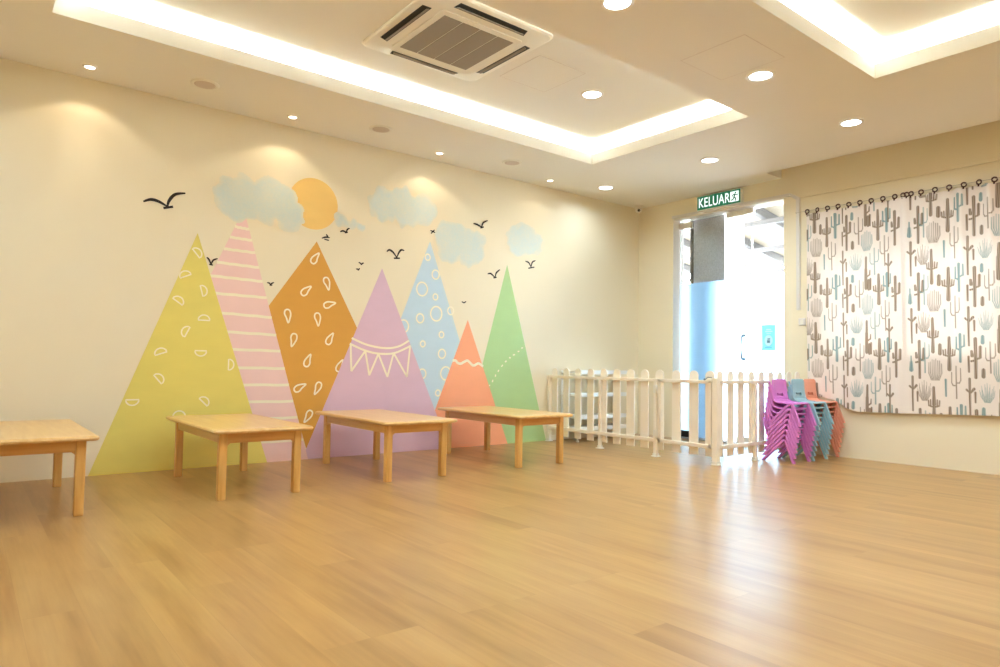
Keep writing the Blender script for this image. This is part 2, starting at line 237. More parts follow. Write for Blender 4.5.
# ------------------------------------------------------------------ geometry helpers
class MB:
    def __init__(s): s.v = []; s.f = []; s.m = []; s.mats = []; s.sm = []
    def mi(s, m):
        if m not in s.mats: s.mats.append(m)
        return s.mats.index(m)
    def add(s, vs, fs, mat, smooth=False):
        o = len(s.v); i = s.mi(mat); s.v += [tuple(v) for v in vs]
        for f in fs: s.f.append(tuple(o + k for k in f)); s.m.append(i); s.sm.append(smooth)
    def box(s, a, b, mat):
        x0, y0, z0 = (min(a[i], b[i]) for i in range(3)); x1, y1, z1 = (max(a[i], b[i]) for i in range(3))
        s.add([(x0,y0,z0),(x1,y0,z0),(x1,y1,z0),(x0,y1,z0),(x0,y0,z1),(x1,y0,z1),(x1,y1,z1),(x0,y1,z1)],
              [(0,3,2,1),(4,5,6,7),(0,1,5,4),(1,2,6,5),(2,3,7,6),(3,0,4,7)], mat)
    def prism(s, pts, fn, mat, smooth=False):   # pts: outline; fn(p, k) -> 3D for k = 0, 1
        n = len(pts); vs = [fn(p, 0) for p in pts] + [fn(p, 1) for p in pts]
        fs = [tuple(range(n))[::-1], tuple(range(n, 2 * n))] + [(i, (i + 1) % n, n + (i + 1) % n, n + i) for i in range(n)]
        s.add(vs, fs, mat, smooth)
    def lathe(s, c, prof, mat, seg=32, axis=2, smooth=True, cap=True):    # prof: (radius, height)
        vs = []; fs = []
        for r, h in prof:
            for k in range(seg):
                a = 2 * PI * k / seg; p = [0, 0, 0]; p[(axis + 1) % 3] = r * math.cos(a); p[(axis + 2) % 3] = r * math.sin(a); p[axis] = h
                vs.append((c[0] + p[0], c[1] + p[1], c[2] + p[2]))
        for j in range(len(prof) - 1):
            for k in range(seg):
                fs.append((j * seg + k, j * seg + (k + 1) % seg, (j + 1) * seg + (k + 1) % seg, (j + 1) * seg + k))
        s.add(vs, fs, mat, smooth)
        if cap and prof[0][0] > 2e-3: s.add(vs[:seg], [tuple(range(seg))[::-1]], mat)
        if cap and prof[-1][0] > 2e-3: s.add(vs[-seg:], [tuple(range(seg))], mat)
    def tube(s, pts, r, mat, seg=10, closed=False):
        pts = [Vector(p) for p in pts]; n = len(pts); vs = []; fs = []
        for i, p in enumerate(pts):
            t = (pts[(i + 1) % n] - pts[i - 1]) if closed else (pts[min(i + 1, n - 1)] - pts[max(i - 1, 0)])
            t.normalize(); q = t.cross(Vector((0, 0, 1)))
            if q.length < 1e-3: q = t.cross(Vector((0, 1, 0)))
            q.normalize(); w = q.cross(t)
            for k in range(seg):
                a = 2 * PI * k / seg; vs.append(p + q * (r * math.cos(a)) + w * (r * math.sin(a)))
        m = n if closed else n - 1
        for i in range(m):
            j = (i + 1) % n
            for k in range(seg): fs.append((i * seg + k, i * seg + (k + 1) % seg, j * seg + (k + 1) % seg, j * seg + k))
        if not closed: fs += [tuple(range(seg))[::-1], tuple((n - 1) * seg + k for k in range(seg))]
        s.add(vs, fs, mat, True)
    def build(s, name, parent=None, bevel=0, seg=2, loc=(0, 0, 0)):
        me = bpy.data.meshes.new(name); me.from_pydata(s.v, [], s.f)
        for m in s.mats: me.materials.append(m)
        me.polygons.foreach_set('material_index', s.m); me.polygons.foreach_set('use_smooth', s.sm)
        bm = bmesh.new(); bm.from_mesh(me); bmesh.ops.remove_doubles(bm, verts=bm.verts, dist=1e-6); bmesh.ops.recalc_face_normals(bm, faces=bm.faces); bm.to_mesh(me); bm.free()
        me.update(); o = bpy.data.objects.new(name, me); COL.objects.link(o); o.location = loc
        if bevel:
            b = o.modifiers.new('bevel', 'BEVEL'); b.width = bevel; b.segments = seg; b.limit_method = 'ANGLE'; b.angle_limit = math.radians(40)
            b.harden_normals = False
        if parent: o.parent = parent
        return o
def tag(o, label, cat, group=None):
    o['label'] = label; o['category'] = cat
    if group: o['group'] = group
    return o
def thing(name, label, cat, loc=(0, 0, 0), group=None, rz=0.0):
    o = bpy.data.objects.new(name, None); COL.objects.link(o); o.location = loc; o.rotation_euler = (0, 0, rz); o.empty_display_size = 0.1
    return tag(o, label, cat, group)
def structure(o): o['kind'] = 'structure'; return o
def dup(root, loc, label, group=None, recolour=None):
    r = root.copy(); COL.objects.link(r); r.location = loc; r['label'] = label
    if group: r['group'] = group
    for ch in list(root.children):
        c = ch.copy(); COL.objects.link(c); c.parent = r
        for g in list(ch.children):
            d = g.copy(); COL.objects.link(d); d.parent = c
    return r
def cr(pts, n=8, closed=False):       # Catmull-Rom through 2-D points
    P_ = [np.array(p, float) for p in pts]; out = []
    k = len(P_)
    if k < 3 and not closed: return [tuple(P_[0] + (P_[1] - P_[0]) * t) for t in np.linspace(0, 1, n)]
    for i in range(k if closed else k - 1):
        if closed: a, b, c, d = P_[i - 1], P_[i], P_[(i + 1) % k], P_[(i + 2) % k]
        else: a, b, c, d = P_[max(i - 1, 0)], P_[i], P_[i + 1], P_[min(i + 2, k - 1)]
        for t in np.linspace(0, 1, n, endpoint=False):
            out.append(tuple(0.5 * ((2 * b) + (c - a) * t + (2 * a - 5 * b + 4 * c - d) * t * t + (3 * b - a - 3 * c + d) * t ** 3)))
    if not closed: out.append(tuple(P_[-1]))
    return out

# ------------------------------------------------------------------ room shell
XL, YN = -8.2, -7.4                                  # far left and near ends of the room
def shell():
    b = MB(); b.box((XL, YN, -0.1), (0.12, 0.0, 0.0), M['floor']); structure(b.build('floor'))
    b = MB(); b.box((XL - 0.12, 0.0, -0.1), (0.22, 0.14, 3.2), M['wall']); structure(b.build('wall_left'))
    b = MB(); b.box((XL - 0.12, YN - 0.12, -0.1), (0.22, YN, 3.2), M['wall']); structure(b.build('wall_near'))
    b = MB(); b.box((XL - 0.12, YN, -0.1), (XL, 0.0, 3.2), M['wall']); structure(b.build('wall_rear'))
    # window wall: door opening y -0.52..-1.91 to z 2.587, window opening y -2.3..-4.3, z 0.95..1.97
    b = MB(); w = M['wall']; T = 0.2
    D0, D1, DZ = -0.52, -1.912, 2.587; W0, W1, Z0, Z1 = -2.30, -4.40, 0.955, 1.965
    for y0, y1, z0, z1 in ((0, D0, 0, 3.2), (D0, D1, DZ, 3.2), (D1, W0, 0, 3.2), (W0, W1, 0, Z0), (W0, W1, Z1, 3.2), (W1, YN, 0, 3.2)):
        b.box((0, y0, z0 - (0.1 if z0 == 0 else 0)), (T, y1, z1), w)
    structure(b.build('wall_right'))
    # white reveals lining the door opening
    b = MB(); e = 0.006
    b.box((0.001, D0, 0), (T, D0 - e, DZ), M['reveal']); b.box((0.001, D1, 0), (T, D1 + e, DZ), M['reveal']); b.box((0.001, D0 - e, DZ - e), (T, D1 + e, DZ), M['reveal'])
    structure(b.build('trim_1'))
    # ceiling: soffit with two recesses, upstand lips, cove shelves, recessed ceilings, curtain pocket
    b = MB(); c = M['ceil']; R = [(-6.25, -1.815, -2.62, -0.928), (-6.25, -1.815, -5.25, -3.555)]; S = 0.26; t = 0.02
    px, py = -0.289, -1.885
    def soffit(x0, x1, y0, y1): b.box((x0, y0, H), (x1, y1, H + t), c)
    soffit(XL, -6.25, YN, 0); soffit(-1.815, px, YN, 0); soffit(px, 0, py, 0)
    soffit(-6.25, -1.815, R[0][3], 0); soffit(-6.25, -1.815, R[1][3], R[0][2]); soffit(-6.25, -1.815, YN, R[1][2])
    b.box((XL, YN, HU), (0, 0, HU + 0.12), c)                                        # recessed ceiling
    for x0, x1, y0, y1 in R:                                                         # lips
        b.box((x0 - 0.018, y0 - 0.018, H + t), (x0, y1 + 0.018, H + 0.1), c); b.box((x1, y0 - 0.018, H + t), (x1 + 0.018, y1 + 0.018, H + 0.1), c)
        b.box((x0, y0 - 0.018, H + t), (x1, y0, H + 0.1), c); b.box((x0, y1, H + t), (x1, y1 + 0.018, H + 0.1), c)
        X0, X1, Y0, Y1 = x0 - S, x1 + S, y0 - S, y1 + S                              # cove back walls
        b.box((X0 - 0.05, Y0 - 0.05, H + t), (X0, Y1 + 0.05, HU), c); b.box((X1, Y0 - 0.05, H + t), (X1 + 0.05, Y1 + 0.05, HU), c)
        b.box((X0, Y0 - 0.05, H + t), (X1, Y0, HU), c); b.box((X0, Y1, H + t), (X1, Y1 + 0.05, HU), c)
    b.box((px - 0.02, YN, H + t), (px, py + 0.02, HU), c); b.box((px, py, H + t), (0, py + 0.02, HU), c)
    structure(b.build('ceiling'))
    return R
REC = shell()
for i, (x0, x1, y0, y1) in enumerate(REC):
    b = MB(); o_ = 0.10; hw = 0.009; z0, z1 = H + 0.021, H + 0.030; s_ = M['strip']
    b.box((x0 - o_ - hw, y0 - o_, z0), (x0 - o_ + hw, y1 + o_, z1), s_); b.box((x1 + o_ - hw, y0 - o_, z0), (x1 + o_ + hw, y1 + o_, z1), s_)
    b.box((x0 - o_, y0 - o_ - hw, z0), (x1 + o_, y0 - o_ + hw, z1), s_); b.box((x0 - o_, y1 + o_ - hw, z0), (x1 + o_, y1 + o_ + hw, z1), s_)
    tag(b.build('cove_light'), ['glowing light strip in the ceiling recess that holds the air conditioner', 'glowing light strip in the ceiling recess near the curtained window'][i], 'light strip')
    lx, ly = (x1 - x0) + 2 * o_, (y1 - y0) + 2 * o_; cx, cy = (x0 + x1) / 2, (y0 + y1) / 2; st_ = COL.objects[-1] if False else bpy.data.objects['cove_light' if i == 0 else 'cove_light.001']
    for px_, py_, sx_, sy_ in ((cx, y0 - o_, lx, 0.018), (cx, y1 + o_, lx, 0.018), (x0 - o_, cy, 0.018, ly), (x1 + o_, cy, 0.018, ly)):
        area('cove_lamp', st_, (px_, py_, z1 + 0.002), COVE * max(sx_, sy_), sx_, sy_, up=True)

# ------------------------------------------------------------------ door
def door():
    d = bpy.data.objects.new('door_1', None); COL.objects.link(d); structure(d); d.location = (0.12, -0.52, 0)
    def mk(mb, name, bevel=0, label=None):
        o = mb.build(name, d, bevel); o.location = (-0.12, 0.52, 0)
        if label: o['label'] = label
        return o
    gx = 0.115
    b = MB(); b.box((gx, -0.535, 0.012), (gx + 0.012, -1.470, 2.54), M['glass']); mk(b, 'glass_leaf')
    b = MB(); b.box((gx, -1.480, 0.004), (gx + 0.012, -1.904, 2.579), M['glass']); b.box((gx, -0.532, 2.55), (gx + 0.012, -1.478, 2.579), M['glass']); mk(b, 'fixed_glass')
    b = MB(); b.box((gx + 0.0125, -0.537, 0.02), (gx + 0.0140, -1.468, 1.815), M['frost']); b.box((gx + 0.0125, -1.482, 0.02), (gx + 0.0140, -1.902, 1.815), M['frost'])
    mk(b, 'frosted_film', label='frosted film covering the lower door glass')
    for y0, y1, z0, z1, nm, mt in ((-0.527, -0.70, 2.475, 2.545, 'hinge_patch', 'white_plastic'), (-1.17, -1.42, 2.515, 2.575, 'head_patch', 'patch'),
                           (-1.42, -1.50, 2.52, 2.575, 'strike_patch', 'patch'), (-0.527, -0.665, 0.012, 0.085, 'floor_pivot', 'black'), (-1.30, -1.46, 0.014, 0.08, 'floor_lock', 'patch')):
        b = MB(); b.box((gx - 0.018, y0, z0), (gx + 0.030, y1, z1), M[mt]); mk(b, nm, 0.004)
    b = MB(); hx = gx - 0.05; hy = -1.385
    path = [(gx - 0.001, hy, 1.185)] + [(gx - 0.03 - 0.02 * math.sin(a), hy, 1.165 + 0.02 * math.cos(a)) for a in np.linspace(0, PI / 2, 6)] + \
           [(gx - 0.03 - 0.02 * math.cos(a), hy, 0.945 - 0.02 * math.sin(a)) for a in np.linspace(0, PI / 2, 6)] + [(gx - 0.001, hy, 0.925)]
    b.tube(path, 0.011, M['chrome'], 12)
    for z in (1.185, 0.925): b.lathe((gx - 0.008, hy, z), [(0.018, 0), (0.018, 0.007)], M['chrome'], 16, 0)
    mk(b, 'pull_handle', label='chrome pull handle')
    b = MB(); b.box((0.02, -0.53, -0.001), (0.20, -1.90, 0.012), M['pave']); mk(b, 'threshold')
    # poster on the fixed pane
    p = thing('poster', 'pale blue notice sheet held by four clips on the fixed door glass', 'poster', (gx, -1.672, 1.02))
    b = MB(); b.add([(gx - 0.003, -1.595, 1.02), (gx - 0.003, -1.750, 1.02), (gx - 0.003, -1.750, 1.293), (gx - 0.003, -1.595, 1.293)], [(0, 1, 2, 3)], M['poster'])
    xx = gx - 0.0036
    for z, h, y0, y1 in ((1.236, .012, -1.645, -1.70), (1.215, .012, -1.635, -1.715), (1.195, .008, -1.65, -1.70)):
        b.box((xx, y0, z), (gx - 0.003, y1, z + h), M['poster_pale'])
    ring = [(-1.672 + 0.045 * math.cos(a), 1.125 + 0.058 * math.sin(a)) for a in np.linspace(0, 2 * PI, 28, endpoint=False)]
    b.prism(ring, lambda q, k: (gx - 0.003 - 0.0006 * k, q[0], q[1]), M['poster_pale'])
    for y0, z0, y1, z1 in ((-1.655, 1.10, -1.688, 1.128), (-1.66, 1.135, -1.69, 1.147), (-1.63, 1.045, -1.71, 1.052)):
        b.box((xx - 0.0006, y0, z0), (xx, y1, z1), M['poster_mark'])
    o = b.build('sheet', p); o.location = (-gx, 1.672, -1.02)
    for yy in (-1.603, -1.742):
        for zz in (1.030, 1.283):
            b = MB(); b.lathe((gx - 0.009, yy, zz), [(0.006, 0), (0.008, 0.003), (0.008, 0.008)], M['poster_mark'], 14, 0); o = b.build('clip', p); o.location = (-gx, 1.672, -1.02)
door()

# ------------------------------------------------------------------ window behind the curtains
def window():
    w = bpy.data.objects.new('window_1', None); COL.objects.link(w); structure(w); w.location = (0.1, -3.35, 0.955)
    inv = (-0.1, 3.35, -0.955); y0, y1, z0, z1 = -2.302, -4.398, 0.957, 1.963
    b = MB(); f = M['white_plastic']; x0, x1 = 0.08, 0.13
    b.box((x0, y0, z0), (x1, y1, z0 + 0.035), f); b.box((x0, y0, z1 - 0.035), (x1, y1, z1), f); b.box((x0, y0, z0), (x1, y0 - 0.035, z1), f); b.box((x0, y1, z0), (x1, y1 + 0.035, z1), f)
    for y in (-3.0, -3.7): b.box((x0, y - 0.018, z0), (x1, y + 0.018, z1), f)
    o = b.build('window_frame', w, 0.003); o.location = inv
    b = MB(); b.box((0.103, y0 - 0.03, z0 + 0.03), (0.108, y1 + 0.03, z1 - 0.03), M['glass']); o = b.build('window_pane', w); o.location = inv
window()

# ------------------------------------------------------------------ outside the door
b = MB(); b.box((0.12, -14, -0.12), (24, 12, -0.02), M['pave']); b.box((0.12, -0.52, -0.02), (0.2, -1.912, -0.001), M['pave']); structure(b.build('ground'))
def outside():
    p = thing('pillar', 'grey rough rendered pillar just outside the glass door', 'pillar', (0.44, -0.82, -0.02))
    b = MB(); b.box((0.207, -0.660, -0.02), (0.60, -1.085, 3.1), M['column']); o = b.build('shaft', p, 0.006); o.location = (-0.44, 0.82, 0.02)
    b = MB(); b.box((0.206, -0.612, -0.02), (0.32, -0.658, 3.05), M['dark_metal']); o = b.build('downpipe', p, 0.004); o.location = (-0.44, 0.82, 0.02); o['label'] = 'dark metal channel'
    a = thing('awning', 'cream sheet awning on grey rafters outside above the glass door', 'awning', (1.9, -0.2, 2.5))
    def rz(x): return 2.98 - 0.155 * (x - 0.25)
    b = MB(); xs = [0.66, 3.4]
    b.prism([(xs[0], rz(xs[0])), (xs[1], rz(xs[1])), (xs[1], rz(xs[1]) + .03), (xs[0], rz(xs[0]) + .03)], lambda q, k: (q[0], -2.6 + 5.6 * k, q[1]), M['awn'])
    o = b.build('roof_sheet', a); o.location = (-1.9, 0.2, -2.5)
    for y in (-1.75, -0.95, -0.15, 0.65, 1.45):
        b = MB(); b.prism([(xs[0], rz(xs[0]) - .11), (xs[1], rz(xs[1]) - .11), (xs[1], rz(xs[1]) - .002), (xs[0], rz(xs[0]) - .002)], lambda q, k: (q[0], y - .04 + .08 * k, q[1]), M['awnbeam'])
        o = b.build('rafter', a); o.location = (-1.9, 0.2, -2.5)
    for x in (1.3, 2.3, 3.36):
        b = MB(); b.box((x - .03, -2.6, rz(x) - .17), (x + .03, 3.0, rz(x) - .112), M['awnbeam']); o = b.build('purlin', a); o.location = (-1.9, 0.2, -2.5)
outside()
aw = bpy.data.objects['awning']
for y in (-2.5, 2.9):
    b = MB(); b.box((3.31, y - .04, -0.02), (3.39, y + .04, 2.33), M['awnbeam']); o = b.build('support_post', aw); o.location = (-1.9, 0.2, -2.5)

# ------------------------------------------------------------------ trunking, switch, sign, camera
def trunk():
    g = M['grey_plastic']; b = MB()
    b.box((-0.028, -0.52, 2.590), (-0.0005, -1.985, 2.622), g)
    b.prism([(-1.985, 2.622), (-1.985, 2.590), (-2.052, 2.540), (-2.087, 2.540), (-2.087, 2.560)], lambda q, k: (-0.0005 - 0.027 * k, q[0], q[1]), g)
    b.box((-0.028, -2.052, 1.42), (-0.0005, -2.087, 2.54), g)
    structure(b.build('trim_2', None, 0.003))
    b = MB(); b.box((-0.022, -2.088, 2.553), (-0.0005, -6.9, 2.585), M['wall']); structure(b.build('trim_3', None, 0.003))
trunk()
t = thing('wall_switch', 'small white switch plate on the wall beside the left curtain edge', 'switch', (0, -2.10, 1.30))
b = MB(); b.box((-0.009, -0.037, -0.037), (-0.0005, 0.037, 0.037), M['grey_plastic']); b.build('plate', t, 0.004)
b = MB(); b.box((-0.014, -0.014, -0.022), (-0.009, 0.014, 0.022), M['white_plastic']); b.build('rocker', t, 0.002)

def text_mesh(body, size, mat, name):
    cu = bpy.data.curves.new(name, 'FONT'); cu.body = body; cu.size = size; cu.extrude = 0.001; cu.offset = size * 0.008; cu.align_x = 'LEFT'; cu.space_character = 1.06
    tmp = bpy.data.objects.new(name, cu); COL.objects.link(tmp)
    dg = bpy.context.evaluated_depsgraph_get(); me = bpy.data.meshes.new_from_object(tmp.evaluated_get(dg)); me.name = name
    bpy.data.objects.remove(tmp); me.materials.clear(); me.materials.append(mat); return me
def exit_sign():
    y0, y1, z0, z1 = -0.897, -1.443, 2.622, 2.773
    s = thing('exit_sign', 'green lit exit sign reading KELUAR above the glass door', 'exit sign', (-0.0, -1.17, 2.70)); off = Vector((0, 1.17, -2.70))
    b = MB(); b.box((-0.052, y0 + .008, z0 - .008), (-0.0005, y1 - .008, z1 + .006), M['sign_white']); o = b.build('casing', s, 0.003); o.location = off
    b = MB(); b.box((-0.0545, y0, z0), (-0.0505, y1, z1), M['sign_green']); o = b.build('green_panel', s); o.location = off
    me = text_mesh('KELUAR', 0.142, M['sign_letter'], 'lettering')
    xs = [v.co.x for v in me.vertices]; ys = [v.co.y for v in me.vertices]; w = max(xs) - min(xs); h = max(ys) - min(ys)
    sx, sy = 0.398 / w, 0.108 / h; mx, my = min(xs), min(ys)
    for v in me.vertices: v.co = Vector((-0.0545 - v.co.z - 0.001, y0 - 0.022 - (v.co.x - mx) * sx, z0 + 0.022 + (v.co.y - my) * sy))
    o = bpy.data.objects.new('lettering', me); COL.objects.link(o); o.parent = s; o.location = off
    # white pictogram square with running figure
    b = MB(); py0, py1, pz0, pz1 = -1.322, -1.425, z0 + 0.02, z1 - 0.018; x = -0.0545
    b.box((x - 0.0015, py0, pz0), (x, py1, pz1), M['sign_letter'])
    L = lambda u, v: (py0 + (py1 - py0) * u, pz0 + (pz1 - pz0) * v)
    def limb(pts, wd):
        for (a, c) in zip(pts[:-1], pts[1:]):
            A_ = Vector(L(*a)); C_ = Vector(L(*c)); n = Vector((-(C_ - A_).y, (C_ - A_).x)).normalized() * wd
            b.prism([A_ + n, C_ + n, C_ - n, A_ - n], lambda q, k: (x - 0.0015 - 0.0012 * k, q[0], q[1]), M['sign_green'])
    hd = L(0.62, 0.84); b.prism([(hd[0] + .009 * math.cos(a), hd[1] + .009 * math.sin(a)) for a in np.linspace(0, 2 * PI, 14, endpoint=False)], lambda q, k: (x - 0.0015 - 0.0012 * k, q[0], q[1]), M['sign_green'])
    limb([(0.55, 0.72), (0.45, 0.42)], 0.008); limb([(0.45, 0.42), (0.66, 0.28), (0.6, 0.06)], 0.006); limb([(0.45, 0.42), (0.34, 0.22), (0.1, 0.16)], 0.006)
    limb([(0.55, 0.72), (0.78, 0.58), (0.9, 0.68)], 0.0045); limb([(0.55, 0.72), (0.3, 0.66), (0.22, 0.48)], 0.0045)
    o = b.build('running_figure', s); o.location = off
exit_sign()
c_ = thing('security_camera', 'small white dome security camera on the ceiling in the room corner', 'security camera', (-0.135, -0.105, H))
b = MB(); b.lathe((0, 0, -0.030), [(0.030, 0), (0.054, 0.006), (0.060, 0.018), (0.060, 0.0295)], M['white_plastic'], 28); b.build('base', c_)
b = MB(); b.lathe((0, 0, -0.082), [(0.001, -0.006), (0.022, 0.0), (0.038, 0.014), (0.043, 0.032), (0.038, 0.050), (0.02, 0.06)], M['white_plastic'], 28); b.build('ball_housing', c_)
b = MB(); dv = Vector((-0.68, -0.68, -0.28)).normalized(); ctr = Vector((0, 0, -0.050)) + dv * 0.026
q1 = dv.cross(Vector((0, 0, 1))).normalized(); q2 = q1.cross(dv); vs = []; fs = []; sg = 18
for r, hgt in ((0.017, 0.0), (0.017, 0.016), (0.013, 0.019), (0.001, 0.020)):
    for k in range(sg): vs.append(ctr + dv * hgt + q1 * (r * math.cos(2 * PI * k / sg)) + q2 * (r * math.sin(2 * PI * k / sg)))
for j in range(3):
    for k in range(sg): fs.append((j * sg + k, j * sg + (k + 1) % sg, (j + 1) * sg + (k + 1) % sg, (j + 1) * sg + k))
b.add(vs, fs, M['black'], True); b.build('lens', c_)['label'] = 'black lens'

# ------------------------------------------------------------------ ceiling fixtures
def downlight(x, y, z, label, on=True, r=0.072, mat=None, group=None):
    t = thing('downlight', label, 'downlight', (x, y, z), group)
    b = MB(); b.lathe((0, 0, -0.007), [(r, 0.0), (r + 0.006, -0.002), (r + 0.020, 0.0), (r + 0.022, 0.0065)], M['white_plastic'], 40, cap=False); 
    o = b.build('rim', t)
    b = MB(); b.lathe((0, 0, -0.0068), [(0.001, -0.001), (r * 0.6, -0.0008), (r, 0.001), (r, 0.004)], mat or M['led'], 40); b.build('diffuser', t)
    area('panel_lamp', t, (0, 0, -0.0095), LED, 2 * r, 0, disk=True)
    return t
GL = 'round white panel lights on the ceiling'
for x, y, z, lb in ((-3.871, -3.085, H, 'large round lit downlight at the top edge, on the beam between the two recesses'),
                    (-2.442, -3.085, H, 'round lit downlight beside the square access hatch between the two recesses'),
                    (-1.09, -1.766, H, 'round lit downlight above the exit sign'),
                    (-1.08, -0.431, H, 'round lit downlight nearest the room corner and security camera'),
                    (-1.10, -3.078, H, 'round lit downlight over the curtain between window wall and far recess'),
                    (-2.713, -1.784, HU, 'round lit downlight inside the ceiling recess beside the air conditioner')):
    dl = downlight(x, y, z, lb, group=None)
    if x > -1.2:
        for ch in dl.children:
            if ch.type == 'LIGHT': ch.data.energy = LED * 1.5
    if x > -1.085:                                    # a weaker fitting close to the mural wall
        for ch in dl.children:
            if ch.type == 'LIGHT': ch.data.energy = LED * 0.5
for x, y, z in ((-5.30, -3.085, H), (-5.43, -1.784, HU), (-1.1, -4.4, H), (-2.7, -4.4, HU), (-4.07, -4.4, HU), (-5.43, -4.4, HU), (-1.1, -5.7, H), (-3.0, -6.1, H), (-5.0, -6.1, H), (-7.0, -3.085, H), (-7.0, -0.9, H), (-7.0, -5.2, H)):
    downlight(x, y, z, 'round lit downlight on the ceiling behind the camera', group='downlights outside the picture')
for x, lb in ((-5.975, 'small lit spotlight by the mural wall at the far left, above bare cream wall'), (-4.56, 'small lit spotlight above the painted sun and left cloud'),
              (-3.145, 'small lit spotlight above the blue painted triangle'), (-1.735, 'small lit spotlight by the mural wall nearest the corner')):
    t = thing('spotlight', lb, 'spotlight', (x, -0.237, H))
    b = MB(); b.lathe((0, 0, -0.008), [(0.030, 0.003), (0.034, -0.001), (0.045, 0.002), (0.047, 0.0075)], M['white_plastic'], 28, cap=False); b.build('rim', t)
    b = MB(); b.lathe((0, 0, -0.006), [(0.001, 0.0), (0.030, 0.0), (0.030, 0.004)], M['spotled'], 28); b.build('lamp_face', t)
    for nm, size, blend, mul in (('spot_wash', 116, 0.25, 1.0), ('spot_core', 46, 1.0, 1.0)):
        ld = bpy.data.lights.new(nm, 'SPOT'); ld.energy = SPOT * mul * (0.4 if x > -2 else 1.0); ld.spot_size = math.radians(size); ld.spot_blend = blend; ld.shadow_soft_size = 0.02; ld.color = (1.0, 0.84, 0.60)
        lo = bpy.data.objects.new(nm, ld); COL.objects.link(lo); lo.parent = t; lo.location = (0, 0, -0.02); lo.rotation_euler = (math.radians(15 if nm == 'spot_core' else 0), 0, 0)
for x, y, lb in ((-5.29, -0.446, 'unlit round ceiling disc above the yellow mountain'), (-3.878, -0.452, 'unlit round ceiling disc above the orange diamond and sun'), (-2.443, -0.455, 'unlit round ceiling disc above the green mountain')):
    t = thing('ceiling_disc', lb, 'ceiling disc', (x, y, H))
    b = MB(); b.lathe((0, 0, -0.008), [(0.072, 0.002), (0.078, -0.001), (0.096, 0.002), (0.098, 0.0075)], M['white_plastic'], 40, cap=False); b.build('rim', t)
    b = MB(); b.lathe((0, 0, -0.008), [(0.001, 0.001), (0.060, 0.001), (0.074, 0.003), (0.074, 0.0075)], M['disc_grey'], 40); b.build('cover', t)
def hatch(x, y, z, lb):
    t = thing('access_hatch', lb, 'access hatch', (x, y, z)); h = 0.226
    b = MB(); b.box((-h, -h, -0.0012), (h, h, -0.0004), M['ceil']); b.build('panel', t)
    b = MB(); g = M['disc_grey']; e = 0.0018
    for a in ((-h - e, -h - e, h + e, -h), (-h - e, h, h + e, h + e), (-h - e, -h, -h, h), (h, -h, h + e, h)): b.box((a[0], a[1], -0.0016), (a[2], a[3], -0.0004), g)
    b.build('edge_frame', t)
hatch(-3.257, -1.795, HU, 'square ceiling hatch inside the recess between air conditioner and downlight')
hatch(-2.80, -3.10, H, 'square ceiling hatch in the beam between the two ceiling recesses')

def aircon():
    t = thing('air_conditioner', 'square white ceiling cassette air conditioner in the recessed ceiling', 'air conditioner', (-4.065, -1.83, HU))
    def rr(h, r, n=6):
        o = []
        for cx, cy, a0 in ((h - r, h - r, 0), (-h + r, h - r, PI / 2), (-h + r, -h + r, PI), (h - r, -h + r, 3 * PI / 2)):
            o += [(cx + r * math.cos(a0 + PI / 2 * k / n), cy + r * math.sin(a0 + PI / 2 * k / n)) for k in range(n + 1)]
        return o
    # panel lofted from a wide ceiling flange to the raised face
    b = MB(); loops = [(0.475, .06, -0.0005), (0.475, .06, -0.010), (0.462, .06, -0.018), (0.352, .05, -0.030)]; n = len(rr(.4, .05)); vs = []; fs = []
    for h, r, z in loops: vs += [(x, y, z) for x, y in rr(h, r)]
    for j in range(3): fs += [(j * n + k, j * n + (k + 1) % n, (j + 1) * n + (k + 1) % n, (j + 1) * n + k) for k in range(n)]
    fs += [tuple(3 * n + k for k in range(n)), tuple(range(n))[::-1]]
    b.add(vs, fs, M['white_plastic']); b.build('panel', t)
    b = MB(); q = rr(0.318, 0.02)
    b.prism(q, lambda p, k: (p[0], p[1], -0.030 - 0.008 * k), M['white_plastic']); b.build('grille_frame', t, 0.003)
    b = MB()
    for i in range(4):
        x0 = -0.275 + i * 0.1385
        b.box((x0, -0.272, -0.040), (x0 + 0.132, 0.272, -0.0378), M['grille'])
    b.build('intake_grille', t)['label'] = 'grey mesh intake grille'
    for ang in range(4):
        R_ = Matrix.Rotation(ang * PI / 2, 4, 'Z')
        b = MB(); pts = [(-0.275, 0.372), (0.275, 0.372), (0.262, 0.428), (-0.262, 0.428)]
        zf = lambda y: -0.0285 + (y - 0.372) * 0.105 - 0.0015
        b.prism(pts, lambda p, k: R_ @ Vector((p[0], p[1], zf(p[1]) + 0.004 * (1 - k))), M['slot']); o = b.build('air_outlet', t); o['label'] = 'dark air outlet slot'
        b = MB(); pts = [(-0.262, 0.380), (0.262, 0.380), (0.255, 0.398), (-0.255, 0.398)]
        b.prism(pts, lambda p, k: R_ @ Vector((p[0], p[1], zf(p[1]) - 0.0005 - 0.004 * k - (p[1] - .38) * .3)), M['grille']); f_ = b.build('louvre', o)
aircon()

